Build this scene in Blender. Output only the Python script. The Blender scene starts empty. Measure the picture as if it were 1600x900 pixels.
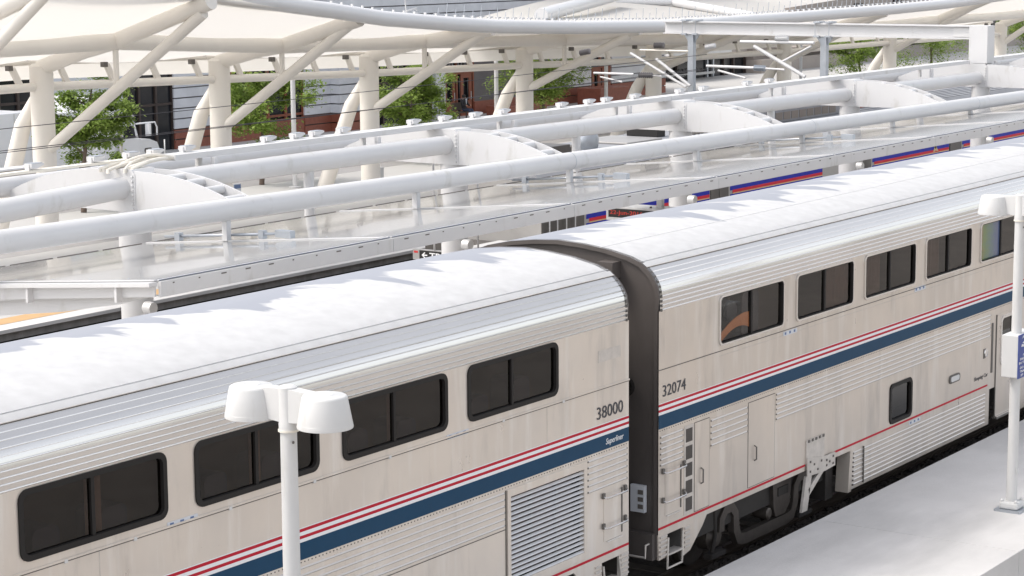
import bpy, bmesh, math, random
from mathutils import Vector, Matrix
random.seed(7)
SC = bpy.context.scene
COL = SC.collection

# ------------------------------------------------------------------ camera
FPX = 3380.72; YAW = 0.601405; PITCH = 0.156274; ROLL = -0.007354
CAM = Vector((0.0, -14.2834, 8.85))
_fw = Vector((math.cos(YAW), math.sin(YAW), 0)); _rt = Vector((math.sin(YAW), -math.cos(YAW), 0)); _up = Vector((0, 0, 1))
CF = _fw*math.cos(PITCH) - _up*math.sin(PITCH)
_u = _fw*math.sin(PITCH) + _up*math.cos(PITCH)
CR = _rt*math.cos(ROLL) + _u*math.sin(ROLL)
CU = -_rt*math.sin(ROLL) + _u*math.cos(ROLL)
cd = bpy.data.cameras.new('camera'); co = bpy.data.objects.new('camera', cd); COL.objects.link(co)
cd.sensor_width = 36; cd.lens = 36*FPX/1600; cd.clip_start = 0.1; cd.clip_end = 2000
co.matrix_world = Matrix(((CR.x, CU.x, -CF.x, CAM.x), (CR.y, CU.y, -CF.y, CAM.y), (CR.z, CU.z, -CF.z, CAM.z), (0, 0, 0, 1)))
SC.camera = co

# ------------------------------------------------------------------ light
SUNDIR = Vector((-0.50, 0.62, 1.05)).normalized()
w = bpy.data.worlds.new('World'); SC.world = w; w.use_nodes = True
wn = w.node_tree.nodes; wl = w.node_tree.links
bg = wn['Background']; sky = wn.new('ShaderNodeTexSky'); sky.sky_type = 'NISHITA'; sky.sun_disc = False
sky.sun_elevation = math.asin(SUNDIR.z); sky.sun_rotation = math.atan2(SUNDIR.x, SUNDIR.y)
sky.air_density = 1.0; sky.dust_density = 2.5; sky.ozone_density = 1.0
hsv = wn.new('ShaderNodeHueSaturation'); hsv.inputs['Saturation'].default_value = 0.38   # thin white cloud
warm = wn.new('ShaderNodeMix'); warm.data_type = 'RGBA'; warm.blend_type = 'MULTIPLY'; warm.inputs[0].default_value = 1.0; warm.inputs[7].default_value = (1.0, 0.965, 0.925, 1)
wl.new(sky.outputs[0], hsv.inputs['Color']); wl.new(hsv.outputs[0], warm.inputs[6]); wl.new(warm.outputs[2], bg.inputs[0]); bg.inputs[1].default_value = 0.15
sl = bpy.data.lights.new('sun', 'SUN'); so = bpy.data.objects.new('sun', sl); COL.objects.link(so)
sl.energy = 0.7; sl.angle = math.radians(12); sl.color = (1, 0.95, 0.87)
so.rotation_euler = SUNDIR.to_track_quat('Z', 'Y').to_euler(); so.location = (0, 0, 40)
SC.view_settings.view_transform = 'Standard'; SC.view_settings.look = 'None'
SC.view_settings.exposure = 1.22; SC.view_settings.gamma = 1
SC.render.engine = 'CYCLES'
SC.cycles.max_bounces = 8; SC.cycles.transparent_max_bounces = 12

# ------------------------------------------------------------------ pixel helpers (plan measured from the photograph, real depths)
def _ray(px, py): return CF + CR*((px-800)/FPX) - CU*((py-450)/FPX)
def at(px, py, Y):
    d = _ray(px, py); return CAM + d*((Y-CAM.y)/d.y)
def atX(px, py, X):
    d = _ray(px, py); return CAM + d*((X-CAM.x)/d.x)
def atZ(px, py, Z):
    d = _ray(px, py); return CAM + d*((Z-CAM.z)/d.z)

# ------------------------------------------------------------------ materials
MATS = {}
def mat(name, col, rough=0.5, metal=0.0, var=0.0, scale=3.0, stretch=(1, 1, 1), bump=0.0, bscale=40.0, spec=0.5, emit=None, coat=0.0,
        stain=None, stain_scale=1.0, stain_stretch=(1, 1, 1), stain_lo=0.5, stain_hi=0.62, rvar=0.0):
    m = bpy.data.materials.new(name); m.use_nodes = True; MATS[name] = m
    N = m.node_tree.nodes; L = m.node_tree.links; b = N['Principled BSDF']
    c = (*col, 1)
    b.inputs['Base Color'].default_value = c; b.inputs['Roughness'].default_value = rough; b.inputs['Metallic'].default_value = metal
    b.inputs['Specular IOR Level'].default_value = spec; b.inputs['Coat Weight'].default_value = coat
    g = N.new('ShaderNodeNewGeometry')
    def noise(sc, st, det=6):
        mp = N.new('ShaderNodeVectorMath'); mp.operation = 'MULTIPLY'; mp.inputs[1].default_value = st
        L.new(g.outputs['Position'], mp.inputs[0])
        n = N.new('ShaderNodeTexNoise'); n.inputs['Scale'].default_value = sc; n.inputs['Detail'].default_value = det; n.inputs['Roughness'].default_value = 0.6
        L.new(mp.outputs[0], n.inputs['Vector']); return n
    last = None
    if var > 0:
        n = noise(scale, stretch)
        r = N.new('ShaderNodeMapRange'); r.inputs[1].default_value = 0.25; r.inputs[2].default_value = 0.75
        r.inputs[3].default_value = 1-var; r.inputs[4].default_value = 1+var*0.6; L.new(n.outputs[0], r.inputs[0])
        x = N.new('ShaderNodeVectorMath'); x.operation = 'SCALE'; x.inputs[0].default_value = col; L.new(r.outputs[0], x.inputs['Scale'])
        last = x.outputs[0]
        if rvar:
            rr = N.new('ShaderNodeMapRange'); rr.inputs[1].default_value = 0.3; rr.inputs[2].default_value = 0.7
            rr.inputs[3].default_value = rough-rvar; rr.inputs[4].default_value = rough+rvar; L.new(n.outputs[0], rr.inputs[0]); L.new(rr.outputs[0], b.inputs['Roughness'])
    if stain:
        n = noise(stain_scale, stain_stretch, 8)
        r = N.new('ShaderNodeMapRange'); r.inputs[1].default_value = stain_lo; r.inputs[2].default_value = stain_hi; L.new(n.outputs[0], r.inputs[0])
        mx = N.new('ShaderNodeMix'); mx.data_type = 'RGBA'
        if last: L.new(last, mx.inputs[6])
        else: mx.inputs[6].default_value = c
        mx.inputs[7].default_value = (*stain, 1); L.new(r.outputs[0], mx.inputs[0]); last = mx.outputs[2]
    if last: L.new(last, b.inputs['Base Color'])
    if bump > 0:
        n = noise(bscale, (1, 1, 1), 4); bp = N.new('ShaderNodeBump'); bp.inputs['Strength'].default_value = bump; bp.inputs['Distance'].default_value = 0.02
        L.new(n.outputs[0], bp.inputs['Height']); L.new(bp.outputs[0], b.inputs['Normal'])
    if emit:
        b.inputs['Emission Color'].default_value = (*emit[0], 1); b.inputs['Emission Strength'].default_value = emit[1]
    return m
mat('white_steel', (0.60, 0.60, 0.605), 0.34, var=0.05, scale=0.8, stain=(0.45, 0.44, 0.415), stain_scale=2.4, stain_stretch=(1.3, 1.3, 0.5), stain_lo=0.58, stain_hi=0.80)
mat('taupe', (0.36, 0.325, 0.30), 0.6, var=0.15, scale=2)
mat('hall_steel', (0.75, 0.715, 0.66), 0.4, var=0.06, scale=0.7)  # cream tint in the colour stands for light bounced under the hall
mat('edge_steel', (0.66, 0.66, 0.665), 0.28, var=0.03, scale=0.5)
mat('lamp_white', (0.60, 0.60, 0.595), 0.42, var=0.05, scale=3, stain=(0.50, 0.49, 0.46), stain_scale=5, stain_stretch=(1.5, 1.5, 0.3), stain_lo=0.58, stain_hi=0.8)
mat('bolt_grey', (0.62, 0.62, 0.62), 0.4, metal=0.2)
def side_mat(name, c1, c2, drip, grime):
    m = mat(name, c1, 0.34, metal=0.5); N = m.node_tree.nodes; L = m.node_tree.links; b = N['Principled BSDF']
    g = N.new('ShaderNodeNewGeometry')
    def nz(st, sc, det, lo, hi):
        v = N.new('ShaderNodeVectorMath'); v.operation = 'MULTIPLY'; v.inputs[1].default_value = st; L.new(g.outputs['Position'], v.inputs[0])
        n = N.new('ShaderNodeTexNoise'); n.inputs['Scale'].default_value = sc; n.inputs['Detail'].default_value = det; n.inputs['Roughness'].default_value = 0.62; L.new(v.outputs[0], n.inputs['Vector'])
        r = N.new('ShaderNodeMapRange'); r.inputs[1].default_value = lo; r.inputs[2].default_value = hi; L.new(n.outputs[0], r.inputs[0]); return r.outputs[0], n.outputs[0]
    def mix(f, A, B):
        x = N.new('ShaderNodeMix'); x.data_type = 'RGBA'; L.new(f, x.inputs[0])
        if isinstance(A, tuple): x.inputs[6].default_value = (*A, 1)
        else: L.new(A, x.inputs[6])
        x.inputs[7].default_value = (*B, 1); return x.outputs[2]
    f, _ = nz((1, 1, 0.8), 0.7, 4, 0.35, 0.68); c = mix(f, c1, c2)                  # broad patches of dulled metal
    f, _ = nz((2.6, 1, 0.28), 1.3, 5, 0.52, 0.74); c = mix(f, c, drip)               # pale runs
    f, _ = nz((1.7, 1, 0.35), 1.1, 6, 0.55, 0.80); c = mix(f, c, grime)              # grey dirt runs
    f, _ = nz((1, 1, 1), 55, 2, 0.70, 0.80); c = mix(f, c, (0.36, 0.32, 0.28))         # specks
    L.new(c, b.inputs['Base Color'])
    _, n = nz((1, 1, 0.6), 1.6, 3, 0, 1); bp = N.new('ShaderNodeBump'); bp.inputs['Strength'].default_value = 0.35; bp.inputs['Distance'].default_value = 0.012
    L.new(n, bp.inputs['Height']); L.new(bp.outputs[0], b.inputs['Normal'])
    r2, _ = nz((1, 1, 0.5), 2.2, 5, 0.3, 0.7); rr = N.new('ShaderNodeMapRange'); rr.inputs[3].default_value = 0.26; rr.inputs[4].default_value = 0.46; L.new(r2, rr.inputs[0]); L.new(rr.outputs[0], b.inputs['Roughness'])
side_mat('car_side', (0.715, 0.652, 0.585), (0.635, 0.585, 0.535), (0.77, 0.735, 0.695), (0.48, 0.445, 0.41))
side_mat('car_side_sleeper', (0.665, 0.597, 0.528), (0.58, 0.527, 0.475), (0.72, 0.68, 0.635), (0.42, 0.385, 0.355))
mat('rib_steel', (0.63, 0.595, 0.56), 0.36, metal=0.6, var=0.06, scale=0.6, stretch=(0.4, 1, 1))
mat('shoulder_steel', (0.70, 0.685, 0.665), 0.20, metal=0.8, var=0.10, scale=0.5, stretch=(0.5, 1, 1), rvar=0.06)
mat('shoulder_rib', (0.84, 0.83, 0.82), 0.18, metal=0.75)
mat('roof_paint', (0.78, 0.78, 0.785), 0.5, var=0.05, scale=1.2, stretch=(0.6, 1, 1), bump=0.15, bscale=14)
mat('seam_dark', (0.12, 0.11, 0.10), 0.6)
mat('red_stripe', (0.46, 0.012, 0.030), 0.5, spec=0.2, var=0.05, scale=8)
mat('white_stripe', (0.78, 0.78, 0.79), 0.35)
mat('blue_stripe', (0.006, 0.048, 0.105), 0.5, spec=0.2, var=0.08, scale=4)
mat('rubber', (0.018, 0.016, 0.015), 0.6, spec=0.25)
mat('chrome', (0.72, 0.71, 0.70), 0.22, metal=0.95)
mat('interior_dark', (0.11, 0.09, 0.082), 0.8)
mat('curtain', (0.48, 0.19, 0.07), 0.8, var=0.1, scale=20)
mat('seat_dark', (0.05, 0.05, 0.06), 0.7)
mat('text_dark', (0.045, 0.045, 0.055), 0.5)
mat('text_white', (0.8, 0.8, 0.8), 0.5)
mat('decal', (0.60, 0.62, 0.66), 0.4)
mat('decal_mark', (0.10, 0.16, 0.30), 0.4)
mat('end_dark', (0.105, 0.092, 0.086), 0.55, var=0.25, scale=1.5, stretch=(1, 1, 0.5), metal=0.2)
mat('louver', (0.80, 0.80, 0.81), 0.36, metal=0.35, var=0.06, scale=6)
mat('under_dark', (0.030, 0.026, 0.024), 0.7, var=0.3, scale=5)
mat('wheel_steel', (0.095, 0.082, 0.074), 0.5, metal=0.5, var=0.25, scale=9)
mat('plate_worn', (0.60, 0.56, 0.52), 0.5, metal=0.4, var=0.18, scale=7)
mat('concrete', (0.60, 0.59, 0.58), 0.75, var=0.10, scale=0.9, bump=0.25, bscale=30, stain=(0.42, 0.415, 0.41), stain_scale=0.6, stain_stretch=(0.4, 1.3, 1), stain_lo=0.45, stain_hi=0.75)
mat('concrete_side', (0.34, 0.33, 0.325), 0.85, var=0.2, scale=2.5, stretch=(1.5, 1, 0.5), bump=0.2)
mat('wall_grey', (0.25, 0.245, 0.24), 0.9, var=0.3, scale=3, stretch=(1.5, 1, 0.5), bump=0.2)
mat('wall_shade', (0.020, 0.017, 0.015), 0.95, var=0.3, scale=3)  # shade of the track bed painted as a near-black wall base
mat('plaza', (0.47, 0.465, 0.455), 0.8, var=0.08, scale=0.4, bump=0.1)
mat('plaza_band', (0.33, 0.32, 0.32), 0.8, var=0.1, scale=0.6)
mat('gravel', (0.34, 0.31, 0.28), 0.9, var=0.2, scale=1.5)
mat('street', (0.06, 0.06, 0.062), 0.85, var=0.15, scale=2)
mat('tactile', (0.52, 0.33, 0.16), 0.7, var=0.1, scale=6)
mat('ballast', (0.060, 0.052, 0.047), 0.95, var=0.5, scale=18, bump=1.0, bscale=16)
mat('stone_chip', (0.085, 0.075, 0.068), 0.95, var=0.4, scale=12)
mat('rail_steel', (0.16, 0.13, 0.11), 0.4, metal=0.8)
mat('tie', (0.10, 0.085, 0.075), 0.9, var=0.3, scale=6)
mat('gasket', (0.20, 0.22, 0.27), 0.4, metal=0.6)
mat('galv', (0.44, 0.47, 0.51), 0.42, metal=0.7, var=0.12, scale=5)
mat('insulator', (0.16, 0.15, 0.15), 0.35)
mat('wire', (0.07, 0.065, 0.07), 0.5, metal=0.5)
mat('hose', (0.74, 0.70, 0.62), 0.5)
mat('sign_black', (0.012, 0.011, 0.011), 0.4)
mat('sign_blue', (0.022, 0.055, 0.27), 0.4)
mat('sign_grey', (0.35, 0.34, 0.33), 0.5)
mat('sign_red', (0.6, 0.04, 0.04), 0.5)
mat('led', (0.25, 0.01, 0.01), 0.5, emit=((1, 0.10, 0.06), 0.16))
mat('loco_grey', (0.36, 0.35, 0.34), 0.4, metal=0.35, var=0.08, scale=2)
mat('loco_dark', (0.10, 0.092, 0.086), 0.45, metal=0.4, var=0.15, scale=2)
mat('loco_roof', (0.27, 0.28, 0.30), 0.6, var=0.18, scale=1.5)
mat('loco_blue', (0.010, 0.020, 0.36), 0.5, spec=0.2)
mat('loco_red', (0.60, 0.02, 0.04), 0.5, spec=0.2)
mat('loco_gold', (0.62, 0.46, 0.22), 0.4)
mat('stone', (0.66, 0.675, 0.71), 0.85, var=0.13, scale=1.2, bump=0.2)
mat('stone_dark', (0.15, 0.145, 0.15), 0.85, var=0.15, scale=1)
mat('granite_red', (0.26, 0.085, 0.055), 0.5, var=0.2, scale=6)
mat('wood_red', (0.24, 0.075, 0.040), 0.5, var=0.15, scale=3)
mat('dark_wall', (0.055, 0.05, 0.05), 0.8, var=0.2, scale=1)
mat('window_dark', (0.016, 0.018, 0.022), 0.12)
mat('window_frame', (0.05, 0.035, 0.03), 0.5)
mat('beige_wall', (0.37, 0.33, 0.30), 0.85, var=0.1, scale=0.6, bump=0.1)
mat('beige_dark', (0.24, 0.21, 0.19), 0.85, var=0.1, scale=0.6)
mat('lawn', (0.11, 0.15, 0.04), 0.9, var=0.2, scale=3)
mat('truck_white', (0.78, 0.79, 0.82), 0.35, coat=0.3, var=0.04, scale=1)
mat('bark', (0.14, 0.105, 0.085), 0.9, var=0.25, scale=8)
mat('skin', (0.45, 0.26, 0.18), 0.55)
mat('hair', (0.02, 0.015, 0.012), 0.6)
mat('jacket', (0.02, 0.02, 0.024), 0.7)
mat('shirt', (0.6, 0.63, 0.7), 0.7)
mat('jeans', (0.04, 0.05, 0.09), 0.8)
mat('pole_brown', (0.10, 0.075, 0.06), 0.6)
def leaf_mat(name, a, b2):
    m = bpy.data.materials.new(name); m.use_nodes = True; MATS[name] = m
    N = m.node_tree.nodes; L = m.node_tree.links; b = N['Principled BSDF']
    g = N.new('ShaderNodeNewGeometry'); n = N.new('ShaderNodeTexNoise'); n.inputs['Scale'].default_value = 1.3; L.new(g.outputs['Position'], n.inputs['Vector'])
    ad = N.new('ShaderNodeMath'); ad.operation = 'MULTIPLY_ADD'; L.new(g.outputs['Random Per Island'], ad.inputs[0]); ad.inputs[1].default_value = 0.5
    L.new(n.outputs[0], ad.inputs[2])
    r = N.new('ShaderNodeMapRange'); r.inputs[1].default_value = 0.35; r.inputs[2].default_value = 1.1; L.new(ad.outputs[0], r.inputs[0])
    mx = N.new('ShaderNodeMix'); mx.data_type = 'RGBA'; mx.inputs[6].default_value = (*a, 1); mx.inputs[7].default_value = (*b2, 1); L.new(r.outputs[0], mx.inputs[0])
    L.new(mx.outputs[2], b.inputs['Base Color']); b.inputs['Roughness'].default_value = 0.55
    t = N.new('ShaderNodeBsdfTranslucent'); L.new(mx.outputs[2], t.inputs[0])
    ms = N.new('ShaderNodeMixShader'); ms.inputs[0].default_value = 0.45; L.new(b.outputs[0], ms.inputs[1]); L.new(t.outputs[0], ms.inputs[2])
    L.new(ms.outputs[0], N['Material Output'].inputs[0])
leaf_mat('leaf', (0.16, 0.245, 0.04), (0.34, 0.45, 0.11))
def fabric_mat(name, col, tr):
    m = bpy.data.materials.new(name); m.use_nodes = True; MATS[name] = m
    N = m.node_tree.nodes; L = m.node_tree.links; b = N['Principled BSDF']
    b.inputs['Base Color'].default_value = (*col, 1); b.inputs['Roughness'].default_value = 0.6
    t = N.new('ShaderNodeBsdfTranslucent'); t.inputs[0].default_value = (*col, 1)
    ms = N.new('ShaderNodeMixShader'); ms.inputs[0].default_value = tr; L.new(b.outputs[0], ms.inputs[1]); L.new(t.outputs[0], ms.inputs[2])
    L.new(ms.outputs[0], N['Material Output'].inputs[0])
fabric_mat('fabric', (0.82, 0.80, 0.76), 0.42)
def glass_mat(name, tint, rough=0.02, fac_mul=1.0):
    m = bpy.data.materials.new(name); m.use_nodes = True; MATS[name] = m
    N = m.node_tree.nodes; L = m.node_tree.links; N.remove(N['Principled BSDF'])
    t = N.new('ShaderNodeBsdfTransparent'); t.inputs[0].default_value = (*tint, 1)
    g = N.new('ShaderNodeBsdfGlossy'); g.inputs['Roughness'].default_value = rough
    f = N.new('ShaderNodeFresnel'); f.inputs[0].default_value = 1.5
    gm = N.new('ShaderNodeNewGeometry'); iv = N.new('ShaderNodeMath'); iv.operation = 'SUBTRACT'; iv.inputs[0].default_value = 1.0; L.new(gm.outputs['Backfacing'], iv.inputs[1])
    mu = N.new('ShaderNodeMath'); mu.operation = 'MULTIPLY'; L.new(f.outputs[0], mu.inputs[0]); L.new(iv.outputs[0], mu.inputs[1])   # reflect on the outer face only
    ms = N.new('ShaderNodeMixShader'); L.new(mu.outputs[0], ms.inputs[0]); L.new(t.outputs[0], ms.inputs[1]); L.new(g.outputs[0], ms.inputs[2])
    L.new(ms.outputs[0], N['Material Output'].inputs[0])
glass_mat('tinted_glass', (0.60, 0.55, 0.52)); glass_mat('clear_glass', (0.86, 0.84, 0.82))
def panel_mat():
    m = bpy.data.materials.new('roof_panel'); m.use_nodes = True; MATS['roof_panel'] = m
    N = m.node_tree.nodes; L = m.node_tree.links; b = N['Principled BSDF']
    b.inputs['Base Color'].default_value = (0.72, 0.72, 0.72, 1); b.inputs['Roughness'].default_value = 0.10; b.inputs['Coat Weight'].default_value = 0.6; b.inputs['Coat Roughness'].default_value = 0.03
    g = N.new('ShaderNodeNewGeometry'); v = N.new('ShaderNodeVectorMath'); v.operation = 'MULTIPLY'; v.inputs[1].default_value = (0.25, 1.6, 1); L.new(g.outputs['Position'], v.inputs[0])
    n = N.new('ShaderNodeTexNoise'); n.inputs['Scale'].default_value = 1.4; n.inputs['Detail'].default_value = 5; L.new(v.outputs[0], n.inputs['Vector'])
    r = N.new('ShaderNodeMapRange'); r.inputs[1].default_value = 0.3; r.inputs[2].default_value = 0.7; r.inputs[3].default_value = 0.52; r.inputs[4].default_value = 0.64; L.new(n.outputs[0], r.inputs[0])
    cb = N.new('ShaderNodeCombineColor'); [L.new(r.outputs[0], cb.inputs[i]) for i in range(3)]; L.new(cb.outputs[0], b.inputs['Base Color'])
    t = N.new('ShaderNodeBsdfTransparent'); t.inputs[0].default_value = (0.85, 0.85, 0.85, 1)
    ms = N.new('ShaderNodeMixShader'); ms.inputs[0].default_value = 0.15; L.new(b.outputs[0], ms.inputs[1]); L.new(t.outputs[0], ms.inputs[2])
    L.new(ms.outputs[0], N['Material Output'].inputs[0])
panel_mat()
def sheen_mat():
    m = bpy.data.materials.new('iridescent_sheen'); m.use_nodes = True; MATS['iridescent_sheen'] = m
    N = m.node_tree.nodes; L = m.node_tree.links; b = N['Principled BSDF']
    tc = N.new('ShaderNodeTexCoord'); sp = N.new('ShaderNodeSeparateXYZ'); L.new(tc.outputs['Generated'], sp.inputs[0])
    n = N.new('ShaderNodeTexNoise'); n.inputs['Scale'].default_value = 6; L.new(tc.outputs['Generated'], n.inputs['Vector'])
    a = N.new('ShaderNodeMath'); a.operation = 'MULTIPLY_ADD'; L.new(n.outputs[0], a.inputs[0]); a.inputs[1].default_value = 0.35; L.new(sp.outputs['X'], a.inputs[2])
    cr = N.new('ShaderNodeValToRGB'); e = cr.color_ramp.elements
    e[0].position = 0.12; e[0].color = (0.22, 0.11, 0.06, 1); e[1].position = 1.1 if False else 1.0; e[1].color = (0.08, 0.11, 0.20, 1)
    x = cr.color_ramp.elements.new(0.42); x.color = (0.13, 0.19, 0.07, 1); x = cr.color_ramp.elements.new(0.7); x.color = (0.10, 0.16, 0.14, 1)
    L.new(a.outputs[0], cr.inputs[0]); L.new(cr.outputs[0], b.inputs['Base Color']); b.inputs['Roughness'].default_value = 0.15  # rainbow reflection painted as a fixed colour ramp across the pane
sheen_mat()

# ------------------------------------------------------------------ mesh helpers
class MB:
    def __init__(self): self.b = bmesh.new()
    def box(self, x0, x1, y0, y1, z0, z1, bev=0):
        vs = [self.b.verts.new((x, y, z)) for x in (min(x0, x1), max(x0, x1)) for y in (min(y0, y1), max(y0, y1)) for z in (min(z0, z1), max(z0, z1))]
        fs = [self.b.faces.new([vs[i] for i in f]) for f in ((0, 1, 3, 2), (4, 6, 7, 5), (0, 4, 5, 1), (2, 3, 7, 6), (0, 2, 6, 4), (1, 5, 7, 3))]
        if bev:
            es = list({e for f in fs for e in f.edges}); bmesh.ops.bevel(self.b, geom=es, offset=bev, segments=2, affect='EDGES', profile=0.5)
        return self
    def tube(self, pts, r, n=16, cap=True):
        pts = [Vector(p) for p in pts]; rs = r if isinstance(r, (list, tuple)) else [r]*len(pts)
        rings = []; ref = None
        for i, p in enumerate(pts):
            d = (pts[min(i+1, len(pts)-1)] - pts[max(i-1, 0)]).normalized()
            if ref is None:
                ref = Vector((0, 0, 1)) if abs(d.z) < 0.9 else Vector((1, 0, 0))
            a = d.cross(ref).normalized(); c = a.cross(d).normalized(); ref = c
            rings.append([self.b.verts.new(p + (a*math.cos(2*math.pi*k/n) + c*math.sin(2*math.pi*k/n))*rs[i]) for k in range(n)])
        for i in range(len(rings)-1):
            for k in range(n):
                f = self.b.faces.new((rings[i][k], rings[i][(k+1) % n], rings[i+1][(k+1) % n], rings[i+1][k])); f.smooth = n > 6
        if cap:
            self.b.faces.new(rings[0][::-1]); self.b.faces.new(rings[-1])
        return self
    def prism(self, poly, axis, a, b):
        """extrude a 2D polygon: axis 'y' takes (x,z), 'x' takes (y,z), 'z' takes (x,y)"""
        def P(u, v, t): return {'y': (u, t, v), 'x': (t, u, v), 'z': (u, v, t)}[axis]
        A = [self.b.verts.new(P(u, v, a)) for u, v in poly]; B = [self.b.verts.new(P(u, v, b)) for u, v in poly]
        n = len(poly)
        self.b.faces.new(A); self.b.faces.new(B[::-1])
        for i in range(n): self.b.faces.new((A[i], B[i], B[(i+1) % n], A[(i+1) % n]))
        return self
    def ring(self, outer, inner, axis, a, b):
        def P(u, v, t): return {'y': (u, t, v), 'x': (t, u, v), 'z': (u, v, t)}[axis]
        n = len(outer); V = [[self.b.verts.new(P(u, v, t)) for u, v in pl] for pl, t in ((outer, a), (inner, a), (inner, b), (outer, b))]
        for j in range(4):
            for i in range(n): self.b.faces.new((V[j][i], V[j][(i+1) % n], V[(j+1) % 4][(i+1) % n], V[(j+1) % 4][i]))
        return self
    def lathe(self, c, prof, n=28, axis='z'):
        c = Vector(c); rings = []
        for r, h in prof:
            ring = []
            for k in range(n):
                u, v = r*math.cos(2*math.pi*k/n), r*math.sin(2*math.pi*k/n)
                ring.append(self.b.verts.new(c + (Vector((u, v, h)) if axis == 'z' else Vector((u, h, v)) if axis == 'y' else Vector((h, u, v)))))
            rings.append(ring)
        for i in range(len(rings)-1):
            for k in range(n):
                f = self.b.faces.new((rings[i][k], rings[i][(k+1) % n], rings[i+1][(k+1) % n], rings[i+1][k])); f.smooth = True
        self.b.faces.new(rings[0][::-1]); self.b.faces.new(rings[-1]); return self
    def quad(self, *p):
        self.b.faces.new([self.b.verts.new(q) for q in p]); return self
    def grid(self, rows, smooth=True):
        V = [[self.b.verts.new(p) for p in r] for r in rows]
        for i in range(len(V)-1):
            for j in range(len(V[0])-1):
                f = self.b.faces.new((V[i][j], V[i][j+1], V[i+1][j+1], V[i+1][j])); f.smooth = smooth
        return self
    def build(self, name, m, parent=None, fix=True, sharp=True):
        if fix: bmesh.ops.recalc_face_normals(self.b, faces=self.b.faces)
        off = Vector((0, 0, 0)); p = parent
        while p is not None: off += p.location; p = p.parent
        if off.length: bmesh.ops.translate(self.b, verts=self.b.verts, vec=-off)
        me = bpy.data.meshes.new(name)
        if sharp:
            for e in self.b.edges:
                if len(e.link_faces) == 2 and e.calc_face_angle(0) > 0.7: e.smooth = False
        self.b.to_mesh(me); self.b.free()
        me.materials.append(MATS[m]); o = bpy.data.objects.new(name, me); COL.objects.link(o)
        o.parent = parent
        return o
def tag(o, label=None, cat=None, group=None, kind=None):
    for k, v in (('label', label), ('category', cat), ('group', group), ('kind', kind)):
        if v: o[k] = v
    return o
def thing(name, loc, label, cat, group=None):
    o = bpy.data.objects.new(name, None); o.empty_display_size = 0.3; COL.objects.link(o); o.location = loc
    return tag(o, label, cat, group)
def clone(src, parent, loc=None):
    c = src.copy(); COL.objects.link(c); c.parent = parent
    if loc is not None: c.location = loc
    return c
def box(name, m, parent, *a, **k): return MB().box(*a, **k).build(name, m, parent)
def rrect(x0, x1, z0, z1, r, n=5):
    pts = []
    for cx, cz, a0 in ((x1-r, z1-r, 0), (x0+r, z1-r, 90), (x0+r, z0+r, 180), (x1-r, z0+r, 270)):
        for k in range(n+1):
            a = math.radians(a0 + 90*k/n); pts.append((cx+r*math.cos(a), cz+r*math.sin(a)))
    return pts
def text(name, s, m, parent, size, origin, xdir, updir, sx=1.0, depth=0.004, shear=0.0, align='LEFT', bold=0.0):
    cu = bpy.data.curves.new(name, 'FONT'); cu.body = s; cu.size = size; cu.extrude = depth/2; cu.align_x = align; cu.shear = shear; cu.offset = bold; cu.resolution_u = 3
    tmp = bpy.data.objects.new('tmp', cu); COL.objects.link(tmp)
    dg = bpy.context.evaluated_depsgraph_get(); me = bpy.data.meshes.new_from_object(tmp.evaluated_get(dg))
    bpy.data.objects.remove(tmp); bpy.data.curves.remove(cu); me.name = name
    xd = Vector(xdir).normalized(); ud = Vector(updir).normalized(); nd = xd.cross(ud)
    off = Vector((0, 0, 0)); p = parent
    while p is not None: off += p.location; p = p.parent
    M = Matrix(((xd.x*sx, ud.x, nd.x, origin[0]-off.x), (xd.y*sx, ud.y, nd.y, origin[1]-off.y), (xd.z*sx, ud.z, nd.z, origin[2]-off.z), (0, 0, 0, 1)))
    me.transform(M); me.materials.clear(); me.materials.append(MATS[m])
    o = bpy.data.objects.new(name, me); COL.objects.link(o); o.parent = parent; return o
def ftext(name, s, m, parent, x0, x1, z0, z1, y, shear=0.0, depth=0.003, bold=0.0):
    """text on a plane facing -Y, fitted to x0..x1, z0..z1"""
    o = text(name, s, m, None, 1.0, (0, 0, 0), (1, 0, 0), (0, 0, 1), depth=0.004, shear=shear, bold=bold)
    me = o.data; xs = [v.co.x for v in me.vertices]; zs = [v.co.z for v in me.vertices]; ys = [v.co.y for v in me.vertices]
    off = Vector((0, 0, 0)); p = parent
    while p is not None: off += p.location; p = p.parent
    for v in me.vertices:
        v.co = Vector((x0+(v.co.x-min(xs))/(max(xs)-min(xs))*(x1-x0), y+(v.co.y-max(ys))/0.004*depth, z0+(v.co.z-min(zs))/(max(zs)-min(zs))*(z1-z0))) - off
    o.parent = parent; return o

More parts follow.
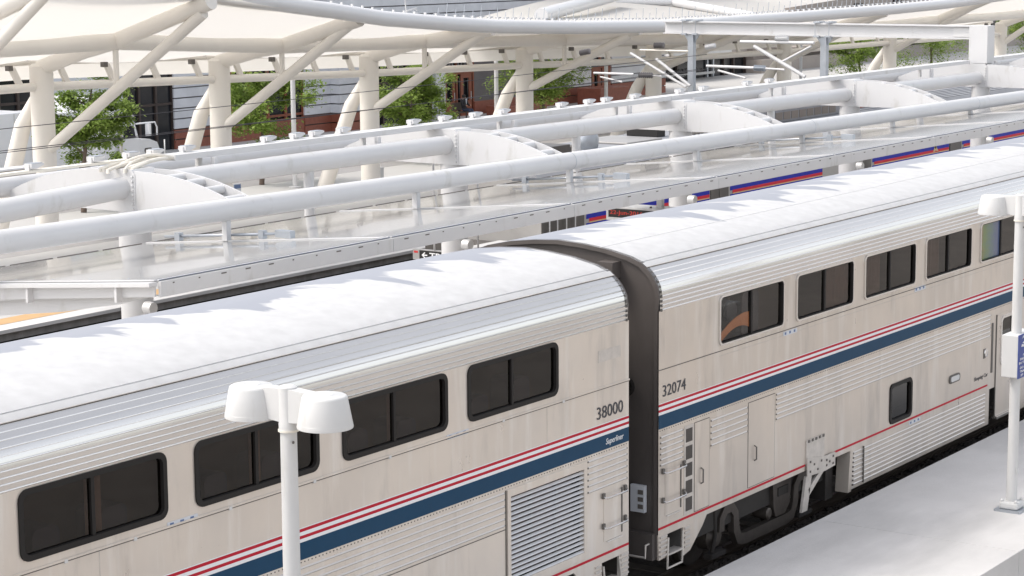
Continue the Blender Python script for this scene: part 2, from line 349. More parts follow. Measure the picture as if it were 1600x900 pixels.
# ================================================================== SETTING
tag(MB().quad((-600, -600, -0.45), (900, -600, -0.45), (900, 900, -0.45), (-600, 900, -0.45)).build('ground', 'gravel'), 'dark ground under the tracks and beyond', kind='structure')
tag(MB().box(-40, 130, -0.28, 3.58, -0.44, -0.17).build('track_bed', 'ballast'), 'dark ballast bed under the silver cars', kind='structure')
tag(MB().box(-40, 160, 14.15, 22.38, -0.44, -0.16).build('track_bed', 'ballast'), 'dark ballast bed of the two far tracks', kind='structure')
def track(yc, x0, x1, lab):
    t = thing('track', (x0, yc, -0.16), lab, 'track'); t['kind'] = 'structure'; del t['category']
    for s in (-0.75, 0.75):
        m = MB(); prof = [(-0.065, -0.155), (0.065, -0.155), (0.065, -0.14), (0.012, -0.12), (0.012, -0.04), (0.036, -0.03), (0.036, 0.0), (-0.036, 0.0), (-0.036, -0.03), (-0.012, -0.04), (-0.012, -0.12), (-0.065, -0.14)]
        m.prism([(yc+s+a, b) for a, b in prof], 'x', x0, x1); m.build('rail', 'rail_steel', t)
    m = MB(); x = x0+0.3
    while x < x1: m.box(x, x+0.23, yc-1.3, yc+1.3, -0.30, -0.155); x += 0.6
    tag(m.build('ties', 'tie', t), kind='stuff')
track(1.6, -40, 130, 'rails on ties under the silver passenger cars')
track(15.9, -40, 160, 'rails on ties beside the canopy platform')
track(20.5, -40, 160, 'rails on ties along the far platform edge')
# loose stones along the near rail
m = MB(); rs = random.Random(3)
for i in range(3200):
    x, y = rs.uniform(21, 42), rs.uniform(-0.27, 0.75); s = rs.uniform(0.025, 0.06); z = -0.17+s*0.3
    if abs(y-0.85) < 0.1: continue
    v = [m.b.verts.new((x+rs.uniform(.6, 1.2)*s*a, y+rs.uniform(.6, 1.2)*s*b, z+rs.uniform(.6, 1.1)*s*c)) for a, b, c in ((1, 0, 0), (-1, 0, 0), (0, 1, 0), (0, -1, 0), (0, 0, 1), (0, 0, -1))]
    for a, b, c in ((0, 2, 4), (2, 1, 4), (1, 3, 4), (3, 0, 4), (2, 0, 5), (1, 2, 5), (3, 1, 5), (0, 3, 5)): m.b.faces.new((v[a], v[b], v[c]))
tag(m.build('ballast_stones', 'stone_chip'), 'loose dark ballast stones beside the platform edge', kind='stuff')
# near platform: concrete slabs
np_ = thing('platform', (20, -1.9, 0), 'pale concrete platform in front of the silver cars', 'platform'); np_['kind'] = 'structure'; del np_['category']
sx = [-30+7.3*k for k in range(15)]
for a, b in zip(sx, sx[1:]):
    box('slab', 'concrete', np_, a, b-0.010, -0.30, -3.44, -0.44, 0.38, bev=0.008)
tag(np_)
# canopy platform
cp = MB().box(-40, 150, 3.65, 14.1, -0.44, 0.38).build('platform', 'concrete'); tag(cp, 'concrete island platform under the white canopy', kind='structure')
# far platform and plaza
fp = thing('plaza', (40, 40, 0), 'bright concrete plaza and platform beyond the far tracks', 'plaza'); fp['kind'] = 'structure'; del fp['category']
box('paving', 'plaza', fp, -60, 420, 22.95, 40.4, -0.44, 0.38)
box('edge_nose', 'concrete', fp, -60, 300, 22.42, 22.948, 0.30, 0.384)
box('edge_wall', 'wall_grey', fp, -60, 300, 22.56, 22.945, 0.10, 0.297)
box('wall_base', 'wall_shade', fp, -60, 300, 22.58, 22.944, -0.44, 0.098)
box('tactile_strip', 'tactile', fp, -60, 300, 23.03, 23.64, 0.36, 0.386)
for yb in (31.2, 37.5): box('paving_band', 'plaza_band', fp, -60, 300, yb, yb+1.5, 0.36, 0.3845)
tag(MB().box(-60, 420, 40.42, 46.0, -0.44, 0.25).build('road', 'street'), 'asphalt service road in front of the stone building', kind='structure')
tag(MB().box(-60, 420, 46.02, 60.0, -0.44, 0.38).build('pavement', 'plaza'), 'pavement along the stone building', kind='structure')

# ================================================================== PASSENGER CARS
HALF = 1.6
SH = [(0.0, 4.10), (0.0, 4.28), (0.02, 4.42), (0.06, 4.50), (0.10, 4.56), (0.16, 4.625), (0.205, 4.66)]
RF = [(0.205, 4.672), (0.27, 4.72), (0.46, 4.79), (0.81, 4.865), (1.2, 4.912), (1.6, 4.935)]
def mirror(p): return [(2*HALF-a, b) for a, b in p[::-1]]
FULLROOF = RF + mirror(RF)[1:]
PROFILE = [(0.02, 0.75)] + [(0.02, 4.1)] + SH[1:] + RF[1:] + mirror(RF)[1:] + mirror(SH)[1:] + [(3.18, 0.75)]
def extr(poly, x0, x1):
    return MB().grid([[(x0, y, z) for y, z in poly], [(x1, y, z) for y, z in poly]])
def side_cut(x0, x1, z0, z1, holes, rad=0.11):
    """flat side at y=0 with rectangular holes that share one z range per row"""
    m = MB(); xs = sorted({x0, x1} | {h[0] for h in holes} | {h[1] for h in holes}); zs = sorted({z0, z1} | {h[2] for h in holes} | {h[3] for h in holes})
    for a, b in zip(xs, xs[1:]):
        for c, d in zip(zs, zs[1:]):
            mx, mz = (a+b)/2, (c+d)/2
            if any(h[0] < mx < h[1] and h[2] < mz < h[3] for h in holes): continue
            m.quad((a, 0, c), (b, 0, c), (b, 0, d), (a, 0, d))
    for h in holes:
        if len(h) > 4 or rad <= 0: continue
        for cx, cz, sx_, sz_ in ((h[0], h[2], 1, 1), (h[1], h[2], -1, 1), (h[0], h[3], 1, -1), (h[1], h[3], -1, -1)):
            ax, az = cx+sx_*rad, cz+sz_*rad
            pts = [(ax-sx_*rad*math.cos(t), az-sz_*rad*math.sin(t)) for t in [math.pi/2*k/5 for k in range(6)]]
            for p, q in zip(pts, pts[1:]): m.b.faces.new([m.b.verts.new((u, 0, v)) for u, v in ((cx, cz), p, q)])
    bmesh.ops.remove_doubles(m.b, verts=m.b.verts, dist=1e-5)
    return m
def window(car, X, W, z0, z1, frame_m, glass_m, div=0.49, sheen=False, rim=False, fr=0.055, r=0.11):
    wn = MB().ring(rrect(X, X+W, z0, z1, r), rrect(X+fr, X+W-fr, z0+fr, z1-fr, r-fr*0.7), 'y', -0.018, 0.06).build('window', frame_m, car)
    g = 0.005; xm = X+W*div if div else None
    def pane(a, b, m, nm='pane'): MB().box(a, b, 0.022, 0.028, z0+0.02, z1-0.02).build(nm, m, wn)
    if div:
        pane(X+0.02, xm-g, 'iridescent_sheen' if sheen else glass_m); pane(xm+g, X+W-0.02, glass_m)
        MB().box(xm-0.022, xm+0.022, -0.004, 0.05, z0+0.03, z1-0.03).build('divider', frame_m if not rim else 'rubber', wn)
    else: pane(X+0.02, X+W-0.02, glass_m)
    if rim:
        MB().ring(rrect(X-0.012, X+W+0.012, z0-0.012, z1+0.012, r+.012), rrect(X+0.018, X+W-0.018, z0+0.018, z1-0.018, r-0.012), 'y', -0.024, 0.0).build('rim', 'chrome', wn)
    return wn
def rib_panel(car, x0, x1, z0, z1, n, y=0.0, r=0.013, name='rib_panel', ends=True, backm='car_side'):
    r = r*0.72
    p = box(name, backm, car, x0, x1, y-0.004, y+0.03, z0, z1)
    st = (z1-z0)/n; first = None
    for k in range(n):
        z = z0+st*(k+0.5)
        if first is None:
            first = MB().prism([(y-0.004-r*1.3, z), (y-0.006, z+r*1.5), (y+0.004, z+r*1.5), (y+0.004, z-r*1.5), (y-0.006, z-r*1.5)], 'x', x0+0.02, x1-0.02).build('rib', 'rib_steel', p); z_first = z
        else: clone(first, p, (0, 0, z-z_first))
        if ends:
            for xx in (x0+0.012, x1-0.012):
                box('rib_end', 'seam_dark', p, xx-0.009, xx+0.009, y-0.012, y, z-r*1.1, z+r*1.1)
    return p
def handle(car, x0, x1, z, dz=0.0):
    MB().tube([(x0, 0.0, z+dz+.02), (x0, -0.05, z+dz), (x0+0.05, -0.07, z), (x1-0.04, -0.07, z), (x1, -0.045, z+.02), (x1, 0.0, z+.03)], 0.012, 8).build('grab_rail', 'chrome', car)
    for x in (x0, x1): box('rail_bracket', 'seam_dark', car, x-0.025, x+0.025, -0.03, 0.0, z-0.01, z+0.06)
def sticker(car, x0, x1, z0, z1, n):
    s = box('emergency_decal', 'decal', car, x0, x1, -0.006, 0.0, z0, z1)
    w_ = (x1-x0)/n
    for k in range(n): box('decal_mark', 'decal_mark', s, x0+w_*(k+0.25), x0+w_*(k+0.6), -0.008, -0.005, z0+(z1-z0)*.25, z1-(z1-z0)*.2)
def coach(name, label, x0, x1, wins, num, sidem, dining):
    car = thing(name, ((x0+x1)/2, HALF, 0), label, 'train car', 'silver passenger cars of the near train')
    # roof and shoulders
    roof = extr(FULLROOF, x0+0.03, x1-0.03).build('roof', 'roof_dirty', car, fix=False)
    for a in (0, 1):
        pr = SH if not a else mirror(SH)
        s = extr(pr, x0+0.03, x1-0.03).build('roof_shoulder', 'shoulder_steel', car, fix=False)
        if a: continue
        k_f = None
        pts = [(0.0, 4.115), (0.0, 4.175), (0.0, 4.235), (0.003, 4.295), (0.012, 4.36), (0.030, 4.425), (0.058, 4.487), (0.10, 4.548), (0.152, 4.605)]
        for i, (yy, zz) in enumerate(pts):
            b_ = MB().tube([(x0+0.05, yy, zz), (x1-0.05, yy, zz)], 0.0105, 8).build('rib', 'shoulder_rib', s) if k_f is None else clone(k_f, s, (0, yy-pts[0][0], zz-pts[0][1]))
            if k_f is None: k_f = b_
        for e in (x0+0.06, x1-0.06):
            for i, (yy, zz) in enumerate(pts): box('rib_end', 'seam_dark', s, e-0.014, e+0.014, yy-0.014, yy+0.01, zz-0.022, zz+0.012)
    MB().tube([(x0+0.03, 0.205, 4.672), (x1-0.03, 0.205, 4.672)], 0.006, 6).build('roof_seam', 'plate_worn', roof)
    MB().tube([(x0+0.03, 0.30, 4.737), (x1-0.03, 0.30, 4.737)], 0.004, 6).build('roof_seam', 'bolt_grey', roof)
    if not dining: MB().box(x0+0.03, x1-0.03, 0.93, 0.95, 4.86, 4.884).build('roof_seam', 'bolt_grey', roof)
    # sides
    holes = [(X, X+W, a, b) for X, W, a, b in wins['upper']]
    side_cut(x0, x1, 3.31, 4.10, holes, 0.11 if dining else 0.08).build('upper_side', sidem, car)
    MB().box(x0, x1, -0.006, 0.02, 3.302, 3.312).build('side_seam', 'seam_dark', car)
    if dining: MB().box(x0, x1, -0.016, 0.0, 3.316, 3.336).build('side_moulding', 'car_side', car)
    side_cut(x0, x1, 2.46, 3.302, []).build('middle_side', sidem, car)
    lowh = [(X, X+W, a, b) for X, W, a, b in wins['lower']] + wins.get('cut', [])
    side_cut(x0, x1, 1.06, 2.46, lowh, 0 if dining else 0.08).build('lower_side', sidem, car)
    MB().quad((x0, 3.2, 1.0), (x1, 3.2, 1.0), (x1, 3.2, 4.1), (x0, 3.2, 4.1)).build('back_side', sidem, car)
    MB().box(x0+0.3, x1-0.3, 0.30, 2.9, 0.62, 1.02).build('underframe', 'under_dark', car)
    MB().box(x0+0.1, x1-0.1, 0.75, 3.15, 1.05, 4.05).build('interior', 'interior_dark', car)
    # stripes
    z = 2.845
    for nm, mt, h in (('red_stripe', 'red_stripe', 0.034), ('white_stripe', 'white_stripe', 0.040), ('red_stripe', 'red_stripe', 0.034), ('white_stripe', 'white_stripe', 0.038), ('blue_stripe', 'blue_stripe', 0.189)):
        MB().box(x0+0.003, x1-0.003, -0.004, 0.0, z-h+0.0005, z).build(nm, mt, car); z -= h
    MB().box(x0+0.003, x1-0.003, -0.0035, 0.0, 2.8455, 2.855).build('white_stripe', 'white_stripe', car)
    m = MB()
    for k in range(int((x1-x0)/0.06)): m.box(x0+0.03+k*0.06, x0+0.045+k*0.06, -0.004, 0.0, 2.478, 2.490)
    tag(m.build('rivets', 'seam_dark', car), kind='stuff')
    # ends
    for xe, sgn in ((x0, 1), (x1, -1)):
        e = MB().prism(PROFILE, 'x', xe+sgn*0.05, xe+sgn*0.09).build('end_wall', 'end_dark', car)
        o_ = [(y, z) for y, z in PROFILE]; i_ = [(HALF+(y-HALF)*0.965, 2.8+(z-2.8)*0.975) for y, z in PROFILE]
        MB().ring(o_, i_, 'x', xe+sgn*0.0, xe+sgn*0.05).build('end_rim', 'end_dark', e)
        xa, xb = (xe, xe-sgn*0.37)
        dm = MB().ring([(0.95, 0.95), (2.25, 0.95), (2.25, 3.95), (1.9, 4.1), (1.3, 4.1), (0.95, 3.95)], [(1.08, 1.08), (2.12, 1.08), (2.12, 3.85), (1.85, 3.98), (1.35, 3.98), (1.08, 3.85)], 'x', xa, xb).build('diaphragm', 'rubber', e)
        MB().box(xe-sgn*0.02, xe+sgn*0.05, 0.75, 1.05, 0.75, 4.4).build('end_post', 'end_dark', e)
        MB().box(xe-sgn*0.16, xe+sgn*0.05, 0.62, 0.86, 4.50, 4.72).build('marker_lamp', 'end_dark', e)
        MB().lathe((xe-sgn*0.16, 0.74, 4.61), [(0.03, 0), (0.05, -sgn*0.015), (0.05, -sgn*0.03)], 12, 'x').build('lamp_lens', 'rubber', e)
    return car
mat('roof_dirty', (0.78, 0.78, 0.785), 0.5)
def roof_stains(m):
    N = m.node_tree.nodes; L = m.node_tree.links; b = N['Principled BSDF']
    g = N.new('ShaderNodeNewGeometry'); s = N.new('ShaderNodeSeparateXYZ'); L.new(g.outputs['Position'], s.inputs[0])
    v = N.new('ShaderNodeVectorMath'); v.operation = 'MULTIPLY'; v.inputs[1].default_value = (1.15, 0.30, 0); L.new(g.outputs['Position'], v.inputs[0])
    rot = N.new('ShaderNodeMapping'); rot.inputs['Rotation'].default_value = (0, 0, math.radians(20)); L.new(v.outputs[0], rot.inputs[0])
    n = N.new('ShaderNodeTexNoise'); n.inputs['Scale'].default_value = 1.5; n.inputs['Detail'].default_value = 5; L.new(rot.outputs[0], n.inputs['Vector'])
    yr = N.new('ShaderNodeMapRange'); yr.inputs[1].default_value = 0.6; yr.inputs[2].default_value = 2.3; yr.inputs[3].default_value = -0.24; yr.inputs[4].default_value = 0.24; L.new(s.outputs['Y'], yr.inputs[0])
    a = N.new('ShaderNodeMath'); a.operation = 'ADD'; L.new(n.outputs[0], a.inputs[0]); L.new(yr.outputs[0], a.inputs[1])
    r = N.new('ShaderNodeMapRange'); r.inputs[1].default_value = 0.545; r.inputs[2].default_value = 0.585; L.new(a.outputs[0], r.inputs[0])
    n2 = N.new('ShaderNodeTexNoise'); n2.inputs['Scale'].default_value = 5.5; n2.inputs['Detail'].default_value = 10; L.new(g.outputs['Position'], n2.inputs['Vector'])
    r2 = N.new('ShaderNodeMapRange'); r2.inputs[1].default_value = 0.3; r2.inputs[2].default_value = 0.7; r2.inputs[3].default_value = 0.475; r2.inputs[4].default_value = 0.545; L.new(n2.outputs[0], r2.inputs[0])
    cb = N.new('ShaderNodeCombineColor'); [L.new(r2.outputs[0], cb.inputs[i]) for i in range(3)]
    mx = N.new('ShaderNodeMix'); mx.data_type = 'RGBA'; L.new(cb.outputs[0], mx.inputs[6]); mx.inputs[7].default_value = (0.27, 0.285, 0.325, 1)
    L.new(r.outputs[0], mx.inputs[0]); L.new(mx.outputs[2], b.inputs['Base Color'])
    bp = N.new('ShaderNodeBump'); bp.inputs['Strength'].default_value = 0.06; bp.inputs['Distance'].default_value = 0.01
    n3 = N.new('ShaderNodeTexNoise'); n3.inputs['Scale'].default_value = 9; L.new(g.outputs['Position'], n3.inputs['Vector']); L.new(n3.outputs[0], bp.inputs['Height']); L.new(bp.outputs[0], b.inputs['Normal'])
roof_stains(MATS['roof_dirty'])

def bogie(car, xc):
    """inboard part of a passenger truck: wheels, gooseneck side frame, springs, dampers"""
    bx = MB().prism([(xc-1.75, 0.95), (xc-1.2, 0.95), (xc-1.05, 0.72), (xc+1.05, 0.72), (xc+1.2, 0.95), (xc+1.75, 0.95), (xc+1.7, 0.75), (xc+1.1, 0.55), (xc-1.1, 0.55), (xc-1.7, 0.75)], 'y', 0.45, 2.75).build('truck', 'under_dark', car)
    for s in (-1.37, 1.37):
        for yy, sg in ((0.78, 1), (2.30, 1)):
            MB().lathe((xc+s, yy, 0.457), [(0.05, -0.06), (0.13, -0.05), (0.15, -0.02), (0.36, -0.005), (0.40, -0.03), (0.457, -0.03), (0.457, 0.09), (0.49, 0.10), (0.49, 0.13), (0.1, 0.13)], 28, 'y').build('wheel', 'wheel_steel', bx)
        MB().lathe((xc+s, 0.36, 0.47), [(0.07, -0.03), (0.13, -0.02), (0.15, 0.02), (0.20, 0.05), (0.20, 0.22), (0.12, 0.30)], 20, 'y').build('bearing', 'wheel_steel', bx)
        MB().tube([(xc+s-0.16, 0.33, 0.28), (xc+s-0.13, 0.30, 0.55), (xc+s-0.16, 0.30, 0.90)], 0.03, 8).build('damper', 'under_dark', bx)
        MB().box(xc+s-0.26, xc+s+0.16, 0.28, 0.42, 0.20, 0.27).build('bearing_tie', 'under_dark', bx)
    # gooseneck equaliser beam
    o = []
    for a, r_ in ((0, 0),): pass
    cen = [(-1.37, 0.56), (-1.36, 0.74), (-1.24, 0.86), (-1.06, 0.86), (-0.95, 0.74), (-0.93, 0.50), (-0.84, 0.34), (-0.66, 0.30), (0.66, 0.30), (0.84, 0.34), (0.93, 0.50), (0.95, 0.74), (1.06, 0.86), (1.24, 0.86), (1.36, 0.74), (1.37, 0.56)]
    L_, R_ = [], []
    for i, (x, z) in enumerate(cen):
        p = Vector(cen[max(i-1, 0)]); q = Vector(cen[min(i+1, len(cen)-1)]); d = (q-p).normalized(); n = Vector((-d.y, d.x)); wd = 0.085 if 5 <= i <= 10 else 0.075
        L_.append((xc+x+n.x*wd, z+n.y*wd)); R_.append((xc+x-n.x*wd, z-n.y*wd))
    m = MB()
    for i in range(len(cen)-1): m.prism([L_[i], L_[i+1], R_[i+1], R_[i]], 'y', 0.26, 0.36)
    m.build('equaliser_beam', 'wheel_steel', bx)
    for s in (-0.70, 0.70):
        sp = MB()
        for k in range(6): sp.lathe((xc+s, 0.44, 0.38+k*0.062), [(0.085, 0), (0.105, 0.018), (0.085, 0.036)], 16)
        sp.build('coil_spring', 'wheel_steel', bx)
    MB().prism([(xc+0.15, 0.95), (xc+0.75, 0.95), (xc+0.70, 0.55), (xc+0.55, 0.42), (xc+0.25, 0.42), (xc+0.18, 0.55)], 'y', 0.24, 0.40).build('bracket', 'wheel_steel', bx)
    MB().box(xc+0.30, xc+0.62, 0.225, 0.245, 0.72, 0.85).build('bracket_plate', 'under_dark', bx)
    MB().lathe((xc+0.02, 0.30, 0.52), [(0.06, -0.08), (0.09, -0.06), (0.09, 0.15), (0.05, 0.2)], 14, 'y').build('damper', 'wheel_steel', bx)
    MB().tube([(xc+0.05, 0.33, 0.52), (xc+0.95, 0.33, 0.60)], 0.035, 8).build('damper', 'wheel_steel', bx)
    return bx

mat('blind', (0.30, 0.225, 0.19), 0.85, var=0.15, scale=9); mat('seat_blue', (0.07, 0.085, 0.13), 0.8)
rc = random.Random(21)
def curtain(car, x0, x1, z0, z1):
    n = max(6, int((x1-x0)/0.03)); pts = [(x0+(x1-x0)*k/n, 0.085+0.016*math.sin(k*1.9)+rc.uniform(-.004, .004)) for k in range(n+1)]
    MB().grid([[(x, y, z0) for x, y in pts], [(x, y, z1) for x, y in pts]]).build('curtain', 'blind', car)
def furnish(car, X, W, z0, z1, kind):
    if kind == 'diner':
        for t in (0.16, 0.62): MB().prism(rrect(X+W*t, X+W*t+0.34, z0-0.3, z0+rc.uniform(.16, .30), 0.08), 'y', 0.16, 0.5).build('seat_back', 'seat_blue', car)
        if rc.random() < 0.7: curtain(car, X+W*0.47, X+W*0.47+rc.uniform(.10, .2), z0, z1)
    else:
        a = rc.choice((0, 1)); w_ = rc.uniform(.25, .9)
        curtain(car, X+0.02 if a else X+W-w_, X+w_ if a else X+W-0.02, z0, z1)

# ---- dining car 38000
XD1 = 23.467; XD0 = XD1-25.9
dw = [(12.985+2.3*i, 1.905, 3.415, 4.085) for i in range(-5, 4)]
LV = (20.73, 22.36, 1.28, 2.36)
D = coach('dining_car', 'silver double-deck passenger car numbered 38000 with louvred grille and dark-framed windows', XD0, XD1, {'upper': dw, 'lower': [], 'cut': [LV]}, '38000', 'car_side', True)
for X, W, a, b in dw:
    window(D, X, W, a, b, 'rubber', 'tinted_glass', div=0.485); furnish(D, X, W, a, b, 'diner')
ftext('car_number', '38000', 'text_dark', D, 22.69, 23.32, 2.925, 3.085, -0.004)
ftext('car_class', 'Superliner', 'text_white', D, 22.90, 23.33, 2.545, 2.645, -0.0045, shear=0.25)
# louvred grille
lf = MB().ring([(20.66, 1.20), (22.43, 1.20), (22.43, 2.45), (20.66, 2.45)], [(LV[0], LV[2]), (LV[1], LV[2]), (LV[1], LV[3]), (LV[0], LV[3])], 'y', -0.022, 0.05).build('grille', 'car_side', D)
MB().box(LV[0], LV[1], 0.16, 0.18, LV[2], LV[3]).build('grille_back', 'interior_dark', lf)
f0 = None; ns = 18; st = (LV[3]-LV[2])/ns
for k in range(ns):
    z = LV[2]+st*k
    if f0 is None:
        f0 = MB().prism([(-0.014, z+0.002), (-0.018, z+0.008), (0.012, z+st*0.50), (0.020, z+st*0.44)], 'x', LV[0]-0.01, LV[1]+0.01).build('slat', 'louver', lf)
    else: clone(f0, lf, (0, 0, st*k))
for xx in (21.28, 21.83): MB().box(xx-0.01, xx+0.01, 0.05, 0.11, LV[2], LV[3]).build('mullion', 'seam_dark', lf)
rib_panel(D, 22.46, 23.42, 1.99, 2.465, 6); rib_panel(D, 14.0, 20.63, 1.985, 2.462, 6); rib_panel(D, 3.0, 13.98, 1.985, 2.462, 6)
MB().box(XD0+0.02, 20.64, -0.006, 0, 1.968, 1.976).build('side_seam', 'seam_dark', D)
MB().box(20.638, 20.65, -0.008, 0, 1.20, 2.45).build('side_seam', 'seam_dark', D)
hp = MB().box(22.85, 23.33, -0.006, 0, 1.30, 1.91).build('access_panel', 'car_side', D)
MB().box(23.272, 23.30, -0.012, -0.006, 1.34, 1.93).build('slot', 'seam_dark', hp)
MB().box(22.90, 23.27, -0.030, -0.006, 1.285, 1.297).build('drip_edge', 'chrome', hp)
handle(D, 22.83, 23.36, 1.885); handle(D, 22.83, 23.36, 1.485)
MB().box(XD0+.02, XD1-.003, -0.004, 0, 1.120, 1.152).build('red_stripe', 'red_stripe', D)
MB().box(22.73, 23.25, -0.003, 0, 3.665, 3.80).build('blank_plate', 'plate_worn', D)
MB().ring([(22.722, 3.657), (23.258, 3.657), (23.258, 3.808), (22.722, 3.808)], [(22.73, 3.665), (23.25, 3.665), (23.25, 3.80), (22.73, 3.80)], 'y', -0.004, 0).build('plate_edge', 'plate_worn', D)
sticker(D, 19.47, 19.90, 3.295, 3.35, 3); sticker(D, 14.88, 15.31, 3.31, 3.365, 3)
for xx in (13.53, 14.43, 15.78, 17.1, 18.4, 20.6, 21.9):
    MB().box(xx-0.02, xx+0.02, -0.02, 0, 3.295, 3.33).build('trim_clip', 'bolt_grey', D)
for xx in (13.965, 21.55): MB().box(xx-0.004, xx+0.004, -0.003, 0, 2.86, 3.30).build('side_seam', 'plate_worn', D)
# corner skirt with step hole
def corner(car, xe, sg, m_):
    f = lambda a: xe+sg*a
    c = MB().prism([(f(0), 1.06), (f(0.02), 0.71), (f(0.24), 0.72), (f(0.24), 1.06)], 'y', 0.0, 0.03).build('corner_skirt', m_, car)
    MB().prism([(f(0.24), 1.03), (f(0.24), 1.06), (f(1.32), 1.06), (f(1.2), 0.93), (f(0.86), 0.66), (f(0.66), 0.62), (f(0.66), 1.03)], 'y', 0.0, 0.03).build('corner_skirt', m_, car)
    for a, b, z0 in ((0.03, 0.21, 0.72), (0.69, 0.83, 0.70)):
        for k in range(5):
            zz = z0+0.03+k*0.065; MB().box(f(a), f(b), -0.022, 0.0, zz, zz+0.028).build('rib', 'rib_steel', c)
    MB().tube([(f(0.25), -0.01, 0.98), (f(0.22), -0.02, 0.74), (f(0.21), -0.02, 0.56), (f(0.60), -0.02, 0.56), (f(0.62), -0.02, 0.74), (f(0.64), -0.01, 0.98)], 0.016, 8).build('step_stirrup', 'plate_worn', car)
    MB().box(f(0.23), f(0.62), -0.03, 0.12, 0.735, 0.76).build('step_tread', 'plate_worn', car)
corner(D, XD1, -1, 'car_side')
MB().box(4.0, 18.8, 0.0, 0.03, 0.42, 1.06).build('skirt', 'car_side', D)
bogie(D, XD1-3.6)

# ---- sleeping car 32074
XS0 = 24.226; XS1 = XS0+25.9
sw = [(25.854+2.316*i, 1.906, 3.39, 4.075) for i in range(0, 9)]
lw = [(31.51, 0.87, 1.20, 1.86)]
DOOR = (35.95, 36.95, 0.50, 2.36)
S = coach('sleeping_car', 'silver double-deck passenger car numbered 32074 with chrome-rimmed windows and lower doors', XS0, XS1, {'upper': sw, 'lower': lw, 'cut': [(36.19, 36.75, 1.45, 2.27)]}, '32074', 'car_side_sleeper', False)
for i, (X, W, a, b) in enumerate(sw):
    window(S, X, W, a, b, 'rubber', 'clear_glass' if i == 0 else 'tinted_glass', div=0.5, sheen=(i == 4), rim=True, fr=0.03, r=0.08)
for i, (X, W, a, b) in enumerate(sw):
    if i: furnish(S, X, W, a, b, 'sleeper')
window(S, *[lw[0][0], lw[0][1], 1.20, 1.86], 'rubber', 'tinted_glass', div=None, fr=0.06, r=0.12)
# what shows through the first window: a tan curtain hem, a dark seat
cu = [(26.0+0.80*math.sin(t)*0 + 0.0, 0) for t in (0,)]
arc = [(25.92+0.92*k/10, 3.44+0.30*math.sin(math.pi*(0.08+0.5*k/10))) for k in range(11)]; arc2 = [(25.99+0.85*k/10, 3.40+0.17*math.sin(math.pi*(0.05+0.75*k/10))) for k in range(11)]
MB().prism(arc+arc2[::-1], 'y', 0.032, 0.045).build('curtain', 'curtain', S)
MB().prism(rrect(26.98, 27.48, 3.30, 3.98, 0.14), 'y', 0.25, 0.45).build('seat_back', 'seat_dark', S)
MB().lathe((26.68, 0.28, 3.72), [(0.02, -0.05), (0.15, -0.03), (0.15, 0.03), (0.02, 0.05)], 18, 'y').build('seat_wing', 'seat_dark', S)
ftext('car_number', '32074', 'text_dark', S, 24.33, 24.94, 2.935, 3.09, -0.004)
ftext('car_type', 'Sleeping Car', 'text_dark', S, 35.0, 35.62, 1.30, 1.385, -0.004, shear=0.15)
rib_panel(S, 24.26, 24.87, 1.975, 2.43, 6, backm='car_side_sleeper'); rib_panel(S, 25.63, 26.70, 1.975, 2.41, 5, backm='car_side_sleeper')
rib_panel(S, 27.57, 35.69, 1.995, 2.43, 6, backm='car_side_sleeper')
# vent strip of five grilles
vs = MB().box(24.905, 25.165, -0.006, 0, 1.185, 2.425).build('vent_strip', 'plate_worn', S)
for k in range(5):
    z0 = 1.235+k*0.24; g_ = MB().box(24.945, 25.125, -0.008, -0.005, z0, z0+0.185).build('vent_grille', 'seam_dark', vs)
    for j in range(6): MB().box(24.957+j*0.028, 24.963+j*0.028, -0.013, -0.007, z0, z0+0.185).build('vent_bar', 'end_dark', g_)
def hatch(car, x0, x1, z0, z1, hx=None, hz=None, hh=0.2):
    d = MB().box(x0+0.006, x1-0.006, -0.005, 0, z0+0.006, z1-0.006).build('access_door', 'car_side_sleeper', car)
    MB().ring([(x0-.004, z0-.004), (x1+.004, z0-.004), (x1+.004, z1+.004), (x0-.004, z1+.004)], [(x0+.006, z0+.006), (x1-.006, z0+.006), (x1-.006, z1-.006), (x0+.006, z1-.006)], 'y', -0.003, 0).build('door_gap', 'seam_dark', d)
    if hx: MB().tube([(hx, -0.004, hz), (hx, -0.04, hz+0.02), (hx, -0.04, hz+hh-0.02), (hx, -0.004, hz+hh)], 0.011, 8).build('handle', 'seam_dark', d)
hatch(S, 25.19, 25.60, 1.175, 2.425, 25.37, 1.54, 0.22); hatch(S, 26.73, 27.54, 1.18, 2.425, 26.92, 1.55, 0.22)
MB().box(24.40, 24.80, -0.004, 0, 1.30, 1.92).build('access_panel', 'car_side_sleeper', S); MB().box(24.80, 24.825, -0.012, 0, 1.33, 1.92).build('slot', 'seam_dark', S)
MB().box(24.42, 24.78, -0.025, 0, 1.285, 1.296).build('drip_edge', 'chrome', S)
handle(S, 24.33, 24.89, 1.90); handle(S, 24.33, 24.89, 1.50)
MB().box(XS0+.003, 28.54, -0.004, 0, 1.130, 1.162).build('red_stripe', 'red_stripe', S); MB().box(29.52, 35.62, -0.004, 0, 1.135, 1.167).build('red_stripe', 'red_stripe', S)
corner(S, XS0, 1, 'car_side_sleeper')
for xx in (25.86,): MB().box(xx, 49, -0.004, 0, 3.235, 3.241).build('side_seam', 'plate_worn', S)
sticker(S, 27.78, 28.21, 3.225, 3.29, 3); sticker(S, 32.40, 32.83, 3.25, 3.32, 3); sticker(S, 32.29, 32.74, 1.055, 1.115, 3)
